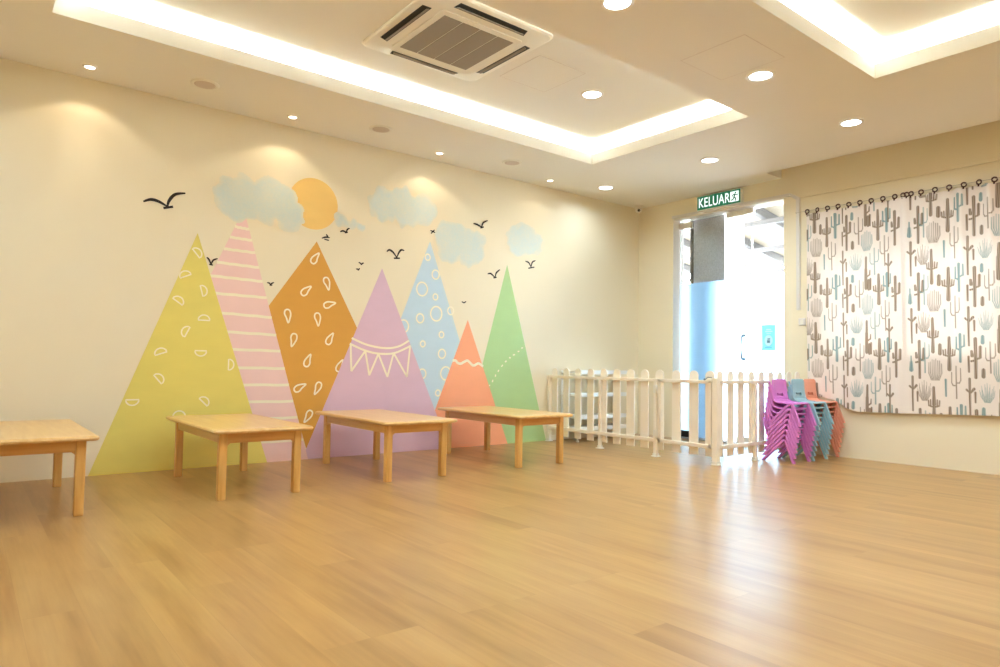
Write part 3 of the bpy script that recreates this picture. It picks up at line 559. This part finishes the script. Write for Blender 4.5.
# ------------------------------------------------------------------ mural
def mural():
    t = thing('mural', 'pastel mural of triangle mountains, sun, clouds and birds painted on the cream wall', 'mural', (-3.6, 0, 0))
    OX = 3.6
    def fill(b, pts, off, mat): b.add([(x + OX, -off, z) for x, z in pts], [tuple(range(len(pts)))], mat)
    def stroke(b, pts, w, off, mat, closed=False, taper=False):
        n = len(pts); vs = []; fs = []
        for i in range(n):
            a = Vector(pts[(i - 1) % n] if closed else pts[max(i - 1, 0)]); c = Vector(pts[(i + 1) % n] if closed else pts[min(i + 1, n - 1)])
            d = (c - a); d = d.normalized() if d.length > 0 else Vector((1, 0)); nn = Vector((-d.y, d.x)); ww = w
            if taper: ww = w * (0.45 + 0.55 * math.sin(PI * i / (n - 1)))
            p = Vector(pts[i]); vs += [p + nn * ww, p - nn * ww]
        for i in range(n if closed else n - 1): j = (i + 1) % n; fs.append((2 * i, 2 * j, 2 * j + 1, 2 * i + 1))
        b.add([(v.x + OX, -off, v.y) for v in vs], fs, mat)
    G = D['mountains']; cr_m = P['cream']; lo = 0.0006
    Lr = dict(green=1, blue=1, orange=2, diamond=1, purple=3, pink=4, yellow=5)
    def mark_clip(k): return Lr[k] * lo + 0.0003
    def start(k, mat): b = MB(); fill(b, G[k], Lr[k] * lo, mat); return b
    def fin(b, label): o = b.build('mountain', t); o['label'] = label
    b = start('yellow', P['yellow'])
    for (cx, cz), a in D['seeds']:
        a = math.radians(a); r = 0.043
        sh = [(r * math.cos(u), r * 0.95 * math.sin(u) - r * 0.4) for u in np.linspace(0, PI, 14)]
        stroke(b, [(cx + x * math.cos(a) - y * math.sin(a), cz + x * math.sin(a) + y * math.cos(a)) for x, y in sh], 0.0052, mark_clip('yellow'), P['cream'], True)
    fin(b, 'yellow mountain with cream half-moon marks')
    b = start('pink', P['pink'])
    A_, B_, C_ = G['pink']
    for (x0, z0), (x1, z1) in D['stripes']:
        xl = A_[0] + (C_[0] - A_[0]) * (A_[1] - z0) / A_[1]; xr = A_[0] + (B_[0] - A_[0]) * (A_[1] - z1) / A_[1]
        x0 = max(xl, x0 - 0.3); w = 0.0115
        n = 10; pts = [(xl + (xr - xl) * i / n, z0 + (z1 - z0) * i / n + 0.002 * math.sin(i * 2.1 + x0 * 9)) for i in range(n + 1)]
        stroke(b, pts, w, mark_clip('pink'), P['cream'])
    fin(b, 'pink mountain with cream stripes')
    b = start('diamond', P['brown_orange'])
    for (cx, cz), (tx, tz) in D['drops']:
        c = Vector((cx, cz)); tip = Vector((tx, tz)); d = tip - c; L = 0.082; d.normalize(); nn = Vector((-d.y, d.x))
        sh = [(0.075, 0.004), (0.03, 0.024), (-0.01, 0.032), (-0.042, 0.022), (-0.052, 0.0), (-0.042, -0.024), (-0.01, -0.030), (0.025, -0.014)]
        stroke(b, cr([tuple(c + d * u * .88 + nn * v * .84) for u, v in sh], 5, True), 0.0068, mark_clip('diamond'), P['cream'], True)
    fin(b, 'ochre diamond with cream drops')
    b = start('purple', P['purple'])
    for k in (0, 1): stroke(b, cr(D['bunt'][k], 8), 0.0095, mark_clip('purple'), P['cream'])
    zz = D['bunt'][2]; pts = []
    for a, c in zip(zz[:-1], zz[1:]): pts += [tuple(np.array(a) + (np.array(c) - np.array(a)) * q) for q in np.linspace(0, 1, 6)]
    stroke(b, pts, 0.0095, mark_clip('purple') + 0.0001, P['cream'])
    fin(b, 'mauve mountain with cream bunting')
    b = start('blue', P['blue'])
    for cx, cz, r in D['circles']:
        stroke(b, [(cx + r * 0.92 * math.cos(u), cz + r * math.sin(u)) for u in np.linspace(0, 2 * PI, 28, endpoint=False)], 0.0075, mark_clip('blue'), P['cream'], True)
    fin(b, 'pale blue mountain with cream rings')
    b = start('orange', P['orange']); stroke(b, cr(D['wave'], 6), 0.013, mark_clip('orange'), P['cream']); fin(b, 'coral orange mountain with a cream wavy line')
    b = start('green', P['green'])
    dp = cr(D['dots'], 12); acc = 0.0; last = None; off = Vector((0.008, 0.008)); k = 0
    for p in dp:
        if last is None or (Vector(p) - last).length > 0.030:
            last = Vector(p); c = last + off * (1 if k % 2 else -1); k += 1
            fill(b, [(c.x + 0.0085 * math.cos(u), c.y + 0.0085 * math.sin(u)) for u in np.linspace(0, 2 * PI, 10, endpoint=False)], mark_clip('green'), P['cream'])
    fin(b, 'green mountain with a dotted cream line')
    b = MB(); cx, cz, r = D['sun']; fill(b, [(cx + r * math.cos(u), cz + r * math.sin(u)) for u in np.linspace(0, 2 * PI, 56, endpoint=False)], lo, P['sun']); b.build('sun', t)['label'] = 'golden sun disc'
    for ci, circ in enumerate(D['clouds']):
        x0 = min(c[0] - c[2] for c in circ) - .05; x1 = max(c[0] + c[2] for c in circ) + .05; z0 = min(c[1] - c[2] for c in circ) - .05; z1 = max(c[1] + c[2] for c in circ) + .05
        st = 0.0085; nx = int((x1 - x0) / st) + 1; nz = int((z1 - z0) / st) + 1
        X, Z = np.meshgrid(np.linspace(x0, x1, nx), np.linspace(z0, z1, nz)); sd = np.full(X.shape, -9.0)
        for a, c, r in circ: sd = np.maximum(sd, r - np.hypot(X - a, Z - c))
        rg = np.random.RandomState(ci); wob = sum(0.007 * np.sin(X * f1 + Z * f2 + ph) for f1, f2, ph in zip(rg.uniform(-60, 60, 6), rg.uniform(-60, 60, 6), rg.uniform(0, 6, 6)))
        sd = sd + wob; al = np.clip((sd + 0.036) / 0.060, 0, 1)
        keep = al > 0.30; vid = {}; vs = []; av = []; fs = []
        def gv(i, j):
            if (i, j) not in vid: vid[(i, j)] = len(vs); vs.append((X[i, j] + OX, -0.0040, Z[i, j])); av.append(float(al[i, j]))
            return vid[(i, j)]
        for i in range(nz - 1):
            for j in range(nx - 1):
                if keep[i, j] and keep[i + 1, j] and keep[i, j + 1] and keep[i + 1, j + 1]: fs.append((gv(i, j), gv(i, j + 1), gv(i + 1, j + 1), gv(i + 1, j)))
        me = bpy.data.meshes.new('cloud'); me.from_pydata(vs, [], fs); me.materials.append(M['cloud'])
        at = me.attributes.new('wash', 'FLOAT', 'POINT'); at.data.foreach_set('value', av)
        o = bpy.data.objects.new('cloud', me); COL.objects.link(o); o.parent = t
    for i, bd in enumerate(D['birds']):
        b = MB(); size = max(p[0] for s_ in bd for p in s_) - min(p[0] for s_ in bd for p in s_); w = 0.0052 + 0.0085 * min(1, size / 0.37)
        for k, s_ in enumerate(bd):
            pts = cr(s_, 6); stroke(b, pts, w * (0.75 if k == 2 else 1.0), 0.0045 + 0.0001 * k, P['black'], taper=(k < 2))
        b.build('bird', t)
mural()

# ------------------------------------------------------------------ tables
def rounded(x0, x1, y0, y1, r, n=5):
    o = []
    for cx, cy, a0 in ((x1 - r, y1 - r, 0), (x0 + r, y1 - r, PI / 2), (x0 + r, y0 + r, PI), (x1 - r, y0 + r, 1.5 * PI)):
        o += [(cx + r * math.cos(a0 + PI / 2 * k / n), cy + r * math.sin(a0 + PI / 2 * k / n)) for k in range(n + 1)]
    return o
def table():
    t = thing('low_table', '', 'table', (0, 0, 0))
    hx, hy, zt = 0.302, 0.60, 0.42
    b = MB(); n = len(rounded(-1, 1, -1, 1, .1)); vs = []; fs = []
    prof = [(0.010, -0.026), (0.003, -0.021), (0.0, -0.013), (0.003, -0.005), (0.009, -0.0012), (0.014, 0.0)]
    for ins, z in prof: vs += [(x, y, zt + z) for x, y in rounded(-hx + ins, hx - ins, -hy + ins, hy - ins, 0.022)]
    for j in range(len(prof) - 1): fs += [(j * n + k, j * n + (k + 1) % n, (j + 1) * n + (k + 1) % n, (j + 1) * n + k) for k in range(n)]
    fs += [tuple(range(n))[::-1], tuple((len(prof) - 1) * n + k for k in range(n))]
    b.add(vs, fs, M['top_wood']); b.build('tabletop', t)
    lx, ly, s = 0.227, 0.505, 0.024
    for sx in (-1, 1):
        for sy in (-1, 1):
            b = MB(); cx, cy = sx * lx, sy * ly; q = rounded(-s, s, -s, s, 0.008, 3); q2 = [(x * .94, y * .94) for x, y in q]; n2 = len(q)
            lv = [(cx + x, cy + y, 0.0) for x, y in q2] + [(cx + x, cy + y, 0.006) for x, y in q] + [(cx + x, cy + y, zt - 0.0255) for x, y in q]
            fs = [tuple(range(n2))[::-1], tuple(2 * n2 + k for k in range(n2))] + [(j * n2 + k, j * n2 + (k + 1) % n2, (j + 1) * n2 + (k + 1) % n2, (j + 1) * n2 + k) for j in range(2) for k in range(n2)]
            b.add(lv, fs, M['leg_wood']); b.build('leg', t)
    z1 = zt - 0.0258; z0 = z1 - 0.062; th = 0.010
    def apron(l):       # rail outline with a rounded drop into each leg
        c = 0.018
        return [(-l, z1), (l, z1), (l, z0 - c)] + [(l - c + c * math.cos(a), z0 - c + c * math.sin(a)) for a in np.linspace(0.2, PI / 2, 5)][0:0] + \
               [(l - c + c * math.sin(a), z0 - c * math.cos(a)) for a in np.linspace(PI / 2, 0, 1)][0:0] + [(l - 0.006, z0 - 0.010), (l - 0.018, z0), (-l + 0.018, z0), (-l + 0.006, z0 - 0.010), (-l, z0 - c)]
    for sy in (-1, 1):
        b = MB(); b.prism(apron(lx - s), lambda p, k: (p[0], sy * (ly + 0.006) - th + 2 * th * k, p[1]), M['rail_wood']); b.build('apron', t, 0.002)
    for sx in (-1, 1):
        b = MB(); b.prism(apron(ly - s), lambda p, k: (sx * (lx + 0.006) - th + 2 * th * k, p[0], p[1]), M['top_wood']); b.build('apron', t, 0.002)
    return t
T0 = table(); T0.location = (-5.118, -0.832, 0); T0['label'] = 'low wooden table in front of the yellow and pink mountains'; T0['group'] = 'low tables along the mural wall'
dup(T0, (-6.292, -0.832, 0), 'low wooden table cut off by the left edge of the photo, leftmost of the tables')
dup(T0, (-3.997, -0.815, 0), 'low wooden table in front of the mauve bunting mountain')
dup(T0, (-2.807, -0.815, 0), 'low wooden table in front of the coral and green mountains, nearest the fence')

# ------------------------------------------------------------------ picket fence
FG = 'white picket enclosure at the door'
def post(par, x, y, z1, s=0.017):
    b = MB(); b.box((x - s, y - s, 0.006), (x + s, y + s, z1), M['fence']); o = b.build('post', par, 0.004)
    b = MB(); b.lathe((x, y, 0.0), [(0.044, 0.0), (0.044, 0.004), (0.040, 0.006), (0.034, 0.007)], M['white_plastic'], 28)
    b.box((x - s - .004, y - s - .004, 0.006), (x + s + .004, y + s + .004, 0.028), M['white_plastic']); b.build('base_plate', o)
def picket(par, fn, a, b_, z0=0.062, z1=0.80):
    b = MB(); r = abs(b_ - a) / 2; c = (a + b_) / 2
    pts = [(c - r, z0), (c + r, z0)] + [(c + r * math.cos(u), z1 - r + r * math.sin(u)) for u in np.linspace(0, PI, 13)]
    b.prism(pts, fn, M['fence']); b.build('picket', par, 0.002)
def rail(par, p0, p1, z0, z1, d):
    b = MB(); b.box((p0[0] - d[0], p0[1] - d[1], z0), (p1[0] + d[0], p1[1] + d[1], z1), M['fence']); b.build('rail', par, 0.003)
FX = -1.5; FY = -2.13
f1 = thing('picket_fence', 'cream picket fence panel running from the mural wall towards the gate', 'fence', (0, 0, 0), FG)
fnx = lambda p, k: (FX + 0.004 + 0.014 * k, p[0], p[1])
for a, c in ((-0.133, -0.046), (-0.311, -0.227), (-0.49, -0.402), (-0.672, -0.584), (-0.853, -0.765), (-1.03, -0.940), (-1.209, -1.112), (-1.377, -1.286)): picket(f1, fnx, a, c)
for z0, z1 in ((0.688, 0.718), (0.133, 0.166)): rail(f1, (FX - 0.012, -1.512, 0), (FX - 0.012, -0.014, 0), z0, z1, (0.016, 0))
post(f1, FX - 0.014, -0.030, 0.72); post(f1, FX - 0.014, -0.785, 0.70, 0.015); post(f1, FX - 0.014, -1.485, 0.72)
f2 = thing('picket_gate', 'cream picket gate between the hinged post and the fence corner', 'gate', (0, 0, 0), FG)
for a, c in ((-1.560, -1.530), ): pass
for a, c in ((-1.742, -1.650), (-1.928, -1.836), (-2.095, -2.003)): picket(f2, fnx, a, c)
picket(f2, fnx, -1.553, -1.461)
for z0, z1 in ((0.688, 0.718), (0.133, 0.166)): rail(f2, (FX - 0.012, -2.085, 0), (FX - 0.012, -1.520, 0), z0, z1, (0.016, 0))
for y in (-1.535, -2.068):
    b = MB(); b.box((FX - 0.028, y - 0.015, 0.134), (FX + 0.003, y + 0.015, 0.717), M['fence']); b.build('stile', f2, 0.003)
for z in (0.21, 0.62):
    b = MB(); b.box((FX - 0.044, -1.528, z - 0.035), (FX - 0.0405, -1.475, z + 0.035), M['white_plastic']); b.tube([(FX - 0.046, -1.512, z - 0.04), (FX - 0.046, -1.512, z + 0.04)], 0.006, M['white_plastic']); b.build('hinge', f2)
b = MB(); b.tube([(FX - 0.034, -2.03, 0.725), (FX - 0.040, -2.06, 0.745), (FX - 0.040, -2.10, 0.74)], 0.004, M['chrome'], 8); b.lathe((FX - 0.034, -2.025, 0.725), [(0.008, -0.006), (0.008, 0.006)], M['chrome'], 12, 0); b.build('latch', f2)['label'] = 'small steel hook latch'
f3 = thing('picket_fence', 'cream picket fence panel behind the chair stacks, from corner post to window wall', 'fence', (0, 0, 0), FG)
fny = lambda p, k: (p[0], FY + 0.004 + 0.014 * k, p[1])
for a, c in ((-1.495, -1.413), (-1.335, -1.25), (-1.175, -1.088), (-1.002, -0.917), (-0.838, -0.752), (-0.674, -0.591), (-0.511, -0.43), (-0.345, -0.263), (-0.183, -0.104)): picket(f3, fny, a, c, 0.062, 0.80)
for z0, z1 in ((0.688, 0.718), (0.133, 0.166)): rail(f3, (-1.46, FY - 0.012, 0), (-0.012, FY - 0.012, 0), z0, z1, (0, 0.016))
post(f3, FX - 0.004, FY + 0.012, 0.74, 0.025); post(f3, -0.94, FY - 0.012, 0.72); post(f3, -0.062, FY - 0.012, 0.72)

# ------------------------------------------------------------------ shelf behind the fence
def shelf():
    t = thing('shelf_rack', 'low white open shelf rack standing behind the picket fence in the corner', 'shelf', (-0.9, -0.155, 0)); w = M['shelf']
    x0, x1, y0, y1 = -0.44, 0.43, -0.14, 0.135
    for z in (0.757, 0.508, 0.265, 0.14):
        b = MB(); b.box((x0, y0, z - 0.012), (x1, y1, z + 0.012), w); b.box((x0, y0 - 0.008, z - 0.022), (x1, y0 + 0.006, z + 0.022), w); b.build('shelf_board', t, 0.002)
    for x in (x0 + 0.012, x1 - 0.012):
        for y in (y0 + 0.012, y1 - 0.012):
            b = MB(); b.tube([(x, y, 0.012), (x, y, 0.775)], 0.010, w, 12); b.lathe((x, y, 0.0), [(0.014, 0), (0.016, 0.004), (0.016, 0.013), (0.010, 0.016)], M['white_plastic'], 14); b.build('post', t)
shelf()

# ------------------------------------------------------------------ toddler chairs, in three stacks
def make_chair(mat):
    t = thing('stacking_chair', '', 'chair', (0, 0, 0))         # faces -y, origin on the floor below the seat
    wd = 0.122
    # seat: curved shell, profile in (y, z), sweeping up at the rear
    prof = [(0.112, 0.240), (0.097, 0.219), (0.068, 0.206), (0.02, 0.201), (-0.04, 0.203), (-0.072, 0.203), (-0.084, 0.198), (-0.087, 0.190)]
    prof = cr(prof, 4); th = 0.009; b = MB(); nx = 8; n = len(prof); vs = []; fs = []
    for side in (0, 1):
        for i, (y, z) in enumerate(prof):
            a = Vector(prof[max(i - 1, 0)]); c = Vector(prof[min(i + 1, n - 1)]); d = (c - a).normalized(); nn = Vector((d.y, -d.x)) * (-th if side else 0)
            if nn.y > 0: nn = -nn
            for k in range(nx + 1):
                u = -1 + 2 * k / nx; hw = wd * (0.95 if y > 0.085 else 1.0)
                vs.append((u * hw, y + nn.x, z + nn.y - 0.006 * (1 - u * u) * (1 if -0.06 < y < 0.095 else 0)))
    S_ = n * (nx + 1)
    for i in range(n - 1):
        for k in range(nx):
            q = (i * (nx + 1) + k, i * (nx + 1) + k + 1, (i + 1) * (nx + 1) + k + 1, (i + 1) * (nx + 1) + k); fs += [q, tuple(S_ + v for v in q[::-1])]
        for k in (0, nx): q0 = i * (nx + 1) + k; q1 = (i + 1) * (nx + 1) + k; fs.append((q0, q1, S_ + q1, S_ + q0))
    for i in (0, n - 1):
        for k in range(nx): q0 = i * (nx + 1) + k; fs.append((q0, q0 + 1, S_ + q0 + 1, S_ + q0))
    b.add(vs, fs, mat, True); b.build('seat', t)
    # backrest: curved panel with a hand slot low down and rounded top corners
    nu, nv = 18, 20; b = MB(); fs = []; vs = []
    def bp(u, v):        # u -1..1, v 0..1
        z = 0.226 + 0.182 * v; y = 0.105 + 0.030 * v + 0.006 * math.sin(PI * v) - 0.014 * u * u * (0.3 + v) + 0.006 * max(0, v - .85) * 6
        hw = 0.114 - 0.002 * v
        if v > 0.75: hw *= math.sqrt(max(0.0, 1 - ((v - 0.75) / 0.25) ** 2.6)) * 0.26 + 0.74
        return Vector((u * hw, y, z))
    for side in (0, 1):
        for j in range(nv + 1):
            for i in range(nu + 1): vs.append(bp(-1 + 2 * i / nu, j / nv) + Vector((0, 0.008 * side, 0)))
    S_ = (nu + 1) * (nv + 1); idx = lambda i, j: j * (nu + 1) + i
    hole = lambda i, j: 5 <= i <= 12 and 3 <= j <= 5 and not (7 <= i <= 10 and j == 5)
    ok = lambda i, j: 0 <= i < nu and 0 <= j < nv and not hole(i, j)
    for j in range(nv):
        for i in range(nu):
            if not ok(i, j): continue
            q = (idx(i, j), idx(i + 1, j), idx(i + 1, j + 1), idx(i, j + 1)); fs += [q, tuple(S_ + v for v in q[::-1])]
            for (di, dj, a, c) in ((-1, 0, q[3], q[0]), (1, 0, q[1], q[2]), (0, -1, q[0], q[1]), (0, 1, q[2], q[3])):
                if not ok(i + di, j + dj): fs.append((c, a, S_ + a, S_ + c))
    b.add(vs, fs, mat, True); b.build('backrest', t)
    # moulded side frames: a front and a rear leg meeting under the seat front
    for sx in (-1, 1):
        x0, x1 = (sx * (wd - 0.012), sx * (wd + 0.012))
        b = MB(); pts = [(-0.080, 0.198), (-0.0565, 0.198), (-0.060, 0.190), (-0.1325, 0.003), (-0.134, 0.0), (-0.154, 0.0), (-0.156, 0.004)]
        b.prism(pts, lambda p, k: (x0 if k == 0 else x1, p[0], p[1]), mat); b.build('leg', t, 0.002)
        b = MB(); pts = [(-0.0560, 0.198), (-0.036, 0.198), (0.159, 0.004), (0.158, 0.0), (0.134, 0.0), (0.130, 0.002), (-0.0595, 0.190)]
        b.prism(pts, lambda p, k: (x0 if k == 0 else x1, p[0], p[1]), mat); b.build('leg', t, 0.002)
        # side rib joining seat and backrest
        b = MB(); pts = [(0.01, 0.196), (0.068, 0.199), (0.104, 0.214), (0.122, 0.240), (0.154, 0.385), (0.138, 0.385), (0.109, 0.250), (0.092, 0.222), (0.066, 0.208), (0.01, 0.204)]
        b.prism(pts, lambda p, k: (sx * (0.109 + 0.008 * k), p[0], p[1]), mat); b.build('side_rib', t, 0.002)
    return t
PITCH = 0.0465; LEAN = -0.0083
names = ['bottom', 'second from the bottom', 'third from the bottom', 'fourth from the bottom', 'fourth from the top', 'third from the top', 'second from the top', 'topmost']
for colr, x, y in (('purple', -0.722, -2.318), ('blue', -0.402, -2.325), ('orange', -0.153, -2.312)):
    grp = '%s chairs stacked by the picket fence' % colr; base = None
    for k in range(8):
        lab = '%s plastic toddler chair, %s of the %s stack by the window wall' % (colr, names[k], colr)
        if base is None:
            base = make_chair(M[colr]); base.location = (x, y, 0); base['label'] = lab; base['group'] = grp; base.scale = (1.09, 1, 1) if colr == 'purple' else (1, 1, 1)
        else:
            dup(base, (x, y + LEAN * k, PITCH * k), lab, grp)

# ------------------------------------------------------------------ curtains with cactus print
PY, PZ = D_PERIOD = (1.026, 0.592)
FAB = np.array(lin((246, 235, 228))[:3]); BROWN = np.array(lin((126, 102, 76))[:3]); TEAL = np.array(lin((112, 148, 150))[:3])
def cactus_print(Y, Z):
    """fabric colour at curtain coordinates (metres); the motifs repeat every PY x PZ"""
    shp = Y.shape; img = np.tile(FAB, shp + (1,)).astype(float)
    def put(mask, col, k=1.0):
        m = np.clip(mask, 0, 1)[..., None] * k; np.copyto(img, img * (1 - m) + col * m)
    AA = 0.0040
    def cap(y, z, a, b, r0, r1):
        pa_y, pa_z = y - a[0], z - a[1]; by, bz = b[0] - a[0], b[1] - a[1]; L2 = by * by + bz * bz + 1e-9
        h = np.clip((pa_y * by + pa_z * bz) / L2, 0, 1); return np.hypot(pa_y - by * h, pa_z - bz * h) - (r0 + (r1 - r0) * h)
    for kind, cy, zt, zb, cc in D['motifs']:
        col = BROWN if cc == 'b' else TEAL; hgt = zt - zb
        for ny in range(-1, 4):
            for nz in range(-1, 5):
                oy = cy - (ny - 1) * PY; ozb = zb - (nz - 1) * PZ; ozt = ozb + hgt
                if oy + 0.13 < Y.min() or oy - 0.13 > Y.max() or ozt < Z.min() or ozb > Z.max(): continue
                sel = (np.abs(Y - oy) < 0.13) & (Z > ozb - .02) & (Z < ozt + .02)
                if not sel.any(): continue
                y = -(Y[sel] - oy) * 1.16; z = Z[sel] - ozb; s = np.full(y.shape, 9.0); tone = 1.0
                if kind in ('slim', 'slimt'): s = cap(y, z, (0, .02), (0, hgt - .012), .008, .010)
                elif kind == 'oval': s = cap(y, z, (0, .022), (0, hgt - .022), .017, .015)
                elif kind == 'pear': s = np.minimum(cap(y, z, (0, .02), (0, hgt * .6), .018, .012), cap(y, z, (0, .02), (0, hgt - .006), .01, .005))
                elif kind == 'fan':
                    for i_, a in enumerate(np.linspace(-1, 1, 11)):
                        m1 = (a * .052, hgt * (.42 - .12 * abs(a))); tp = (a * .066 + .006 * math.sin(i_ * 2.4), hgt * ((.98 if i_ % 2 else .80) - .18 * abs(a)))
                        s = np.minimum(s, cap(y, z, (a * .022, .006), m1, .0034, .0036)); s = np.minimum(s, cap(y, z, m1, tp, .0036, .0016))
                    tone = .82
                elif kind == 'bush':
                    for i_, a in enumerate(np.linspace(-1, 1, 8)):
                        m1 = (a * .058, hgt * .35); tp = (a * .060 - a * abs(a) * .004, hgt * (.96 - .16 * a * a - .05 * (i_ % 2)))
                        s = np.minimum(s, cap(y, z, (a * .034, .010), m1, .0042, .0046)); s = np.minimum(s, cap(y, z, m1, tp, .0046, .0032))
                    tone = .80
                elif kind in ('out', 'out2', 'out3'):
                    w = .0052; top = hgt - .01
                    s = cap(y, z, (0, 0), (0, top), .0070, w)
                    for sg, zz, tt in ((-1, .38, .78), (1, .46, .9)):
                        e = .04 * sg; s = np.minimum(s, cap(y, z, (0, hgt * zz), (e * .7, hgt * zz), w, w)); s = np.minimum(s, cap(y, z, (e * .7, hgt * zz), (e, hgt * (zz + .08)), w, w)); s = np.minimum(s, cap(y, z, (e, hgt * (zz + .08)), (e, hgt * tt), w, w * .8))
                    tone = .85
                elif kind in ('sag', 'sag2'):
                    s = cap(y, z, (0, .012), (0, hgt - .014), .013, .014 if kind == 'sag' else .018)
                    for sg, zz, tt in ((-1, .42, .86), (1, .50, .92)):
                        e = .036 * sg; s = np.minimum(s, cap(y, z, (0, hgt * zz), (e, hgt * (zz + .06)), .007, .007)); s = np.minimum(s, cap(y, z, (e, hgt * (zz + .06)), (e, hgt * tt), .009, .007))
                elif kind == 'big':
                    s = cap(y, z, (0, .01), (0, hgt - .015), .012, .014)
                    s = np.minimum(s, cap(y, z, (.036, hgt * .52), (.038, hgt * .76), .013, .013)); s = np.minimum(s, cap(y, z, (.0, hgt * .46), (.034, hgt * .5), .007, .009))
                    s = np.minimum(s, cap(y, z, (-.026, hgt * .55), (-.03, hgt * .66), .013, .010)); s = np.minimum(s, cap(y, z, (-.034, hgt * .42), (0, hgt * .44), .008, .008))
                elif kind == 'arms':
                    s = cap(y, z, (0, .015), (0, hgt * .5), .017, .013); s = np.minimum(s, cap(y, z, (0, hgt * .5), (0, hgt - .012), .018, .011))
                    for sg in (-1, 1):
                        for e, zz, tt in ((.028, .44, .62), (.046, .46, .60)):
                            e *= sg; s = np.minimum(s, cap(y, z, (0, hgt * .42), (e, hgt * zz), .007, .007)); s = np.minimum(s, cap(y, z, (e, hgt * zz), (e * 1.08, hgt * tt), .007, .006))
                elif kind in ('thin', 'thinl'):
                    s = cap(y, z, (0, .008), (0, hgt - .01), .008, .010); s = np.minimum(s, cap(y, z, (0, hgt * .6), (.034, hgt * .72), .006, .012))
                    s = np.minimum(s, cap(y, z, (0, hgt * .62), (-.026, hgt * .7), .005, .009))
                elif kind == 'fat': s = np.minimum(cap(y, z, (0, .02), (0, hgt * .6), .020, .018), cap(y, z, (0, hgt * .5), (0.004, hgt - .018), .016, .013)); s = np.minimum(s, cap(y, z, (0, hgt * .35), (.045, hgt * .44), .007, .008)); s = np.minimum(s, cap(y, z, (.045, hgt * .44), (.047, hgt * .56), .008, .006))
                m = np.clip(0.5 - s / AA, 0, 1) * tone
                # slightly streaky watercolour ink
                m = m * (0.82 + 0.18 * np.sin(y * 420 + z * 18))
                img[sel] = img[sel] * (1 - m[:, None]) + col * m[:, None]
    return img
def curtain(label, y0, y1, hem, rings, seed):
    t = thing('curtain', label, 'curtain', (-0.045, (y0 + y1) / 2, 2.375), 'cactus print curtains')
    st = 0.0042; nu = int(abs(y1 - y0) / st); nv = 470; rs = np.random.RandomState(seed)
    U, V = np.meshgrid(np.linspace(0, 1, nu + 1), np.linspace(0, 1, nv + 1)); Y = y0 + (y1 - y0) * U
    ztop = 2.376 - 0.008 * np.abs(np.sin((Y - rings[0]) / 0.105 * PI)); zb = np.interp(-Y, [-h[0] for h in hem], [h[1] for h in hem])
    Z = ztop + (zb - ztop) * V
    pl = 0.015 * np.sin(Y * 2 * PI / 0.21 + 0.8 * np.sin(Y * 5) + seed) * (0.9 - 0.3 * V) + 0.006 * np.sin(Y * 2 * PI / 0.105) * (1 - V) ** 2 + 0.005 * np.sin(Y * 31 + V * 3)
    X = pl + 0.004 * np.sin(V * 5 + Y * 3)
    if seed == 1: X = X + 0.030 * np.clip((V - 0.55) / 0.45, 0, 1) * np.clip((Y + 2.62) / 0.3, 0, 1)     # pushed to the wall by the chairs
    X = np.minimum(X, 0.034)
    img = cactus_print(Y, Z)
    cy = (y0 + y1) / 2
    co = np.stack([X, Y - cy, Z - 2.375], -1).reshape(-1, 3)
    i = np.arange(nv)[:, None] * (nu + 1) + np.arange(nu)[None, :]; q = np.stack([i, i + 1, i + nu + 2, i + nu + 1], -1).reshape(-1, 4)
    me = bpy.data.meshes.new('fabric'); me.vertices.add(len(co)); me.vertices.foreach_set('co', co.ravel()); me.loops.add(q.size); me.polygons.add(len(q))
    me.loops.foreach_set('vertex_index', q.ravel().astype(np.int32)); me.polygons.foreach_set('loop_start', (np.arange(len(q)) * 4).astype(np.int32)); me.polygons.foreach_set('use_smooth', np.ones(len(q), bool)); me.update(calc_edges=True)
    at = me.attributes.new('print', 'FLOAT_COLOR', 'POINT'); at.data.foreach_set('color', np.concatenate([img.reshape(-1, 3), np.ones((len(co), 1))], 1).astype(np.float32).ravel())
    me.materials.append(M['curtain']); o = bpy.data.objects.new('fabric', me); COL.objects.link(o); o.parent = t
    for k, ry in enumerate(rings):
        b = MB(); a = rs.uniform(-0.7, 0.7); R_ = 0.018
        pts = [(R_ * math.sin(u) * math.sin(a), ry - cy + R_ * math.sin(u) * math.cos(a), 0.022 + R_ * math.cos(u)) for u in np.linspace(0, 2 * PI, 20, endpoint=False)]
        b.tube(pts, 0.0062, M['ring'], 8, True); b.tube([(-0.012, ry - cy, 0.006), (-0.014, ry - cy, -0.016)], 0.007, M['ring'], 8); b.build('ring', t)
r1 = [-2.178 - 0.101 * k for k in range(9)]; r2 = [-3.055, -3.085, -3.12] + [-3.20 - 0.108 * k for k in range(15)]
curtain('left cactus print curtain beside the door, hem caught on the chair stacks', -2.168, -3.075, [(-2.14, .53), (-2.30, .56), (-2.42, .54), (-2.53, .47), (-2.65, .44), (-3.08, .452)], r1, 1)
curtain('right cactus print curtain reaching the right edge of the photo', -3.035, -4.70, [(-3.0, .45), (-3.7, .475), (-4.7, .48)], r2, 2)
b = MB(); b.tube([(-0.045, -2.06, 2.402), (-0.045, -3.4, 2.404), (-0.045, -4.9, 2.402)], 0.0022, M['wire'], 8)
for y in (-2.06, -4.9): b.tube([(-0.0005, y, 2.402), (-0.047, y, 2.402)], 0.004, M['wire'], 8)
tag(b.build('curtain_wire'), 'thin wire carrying the cactus curtains above the window', 'curtain wire')
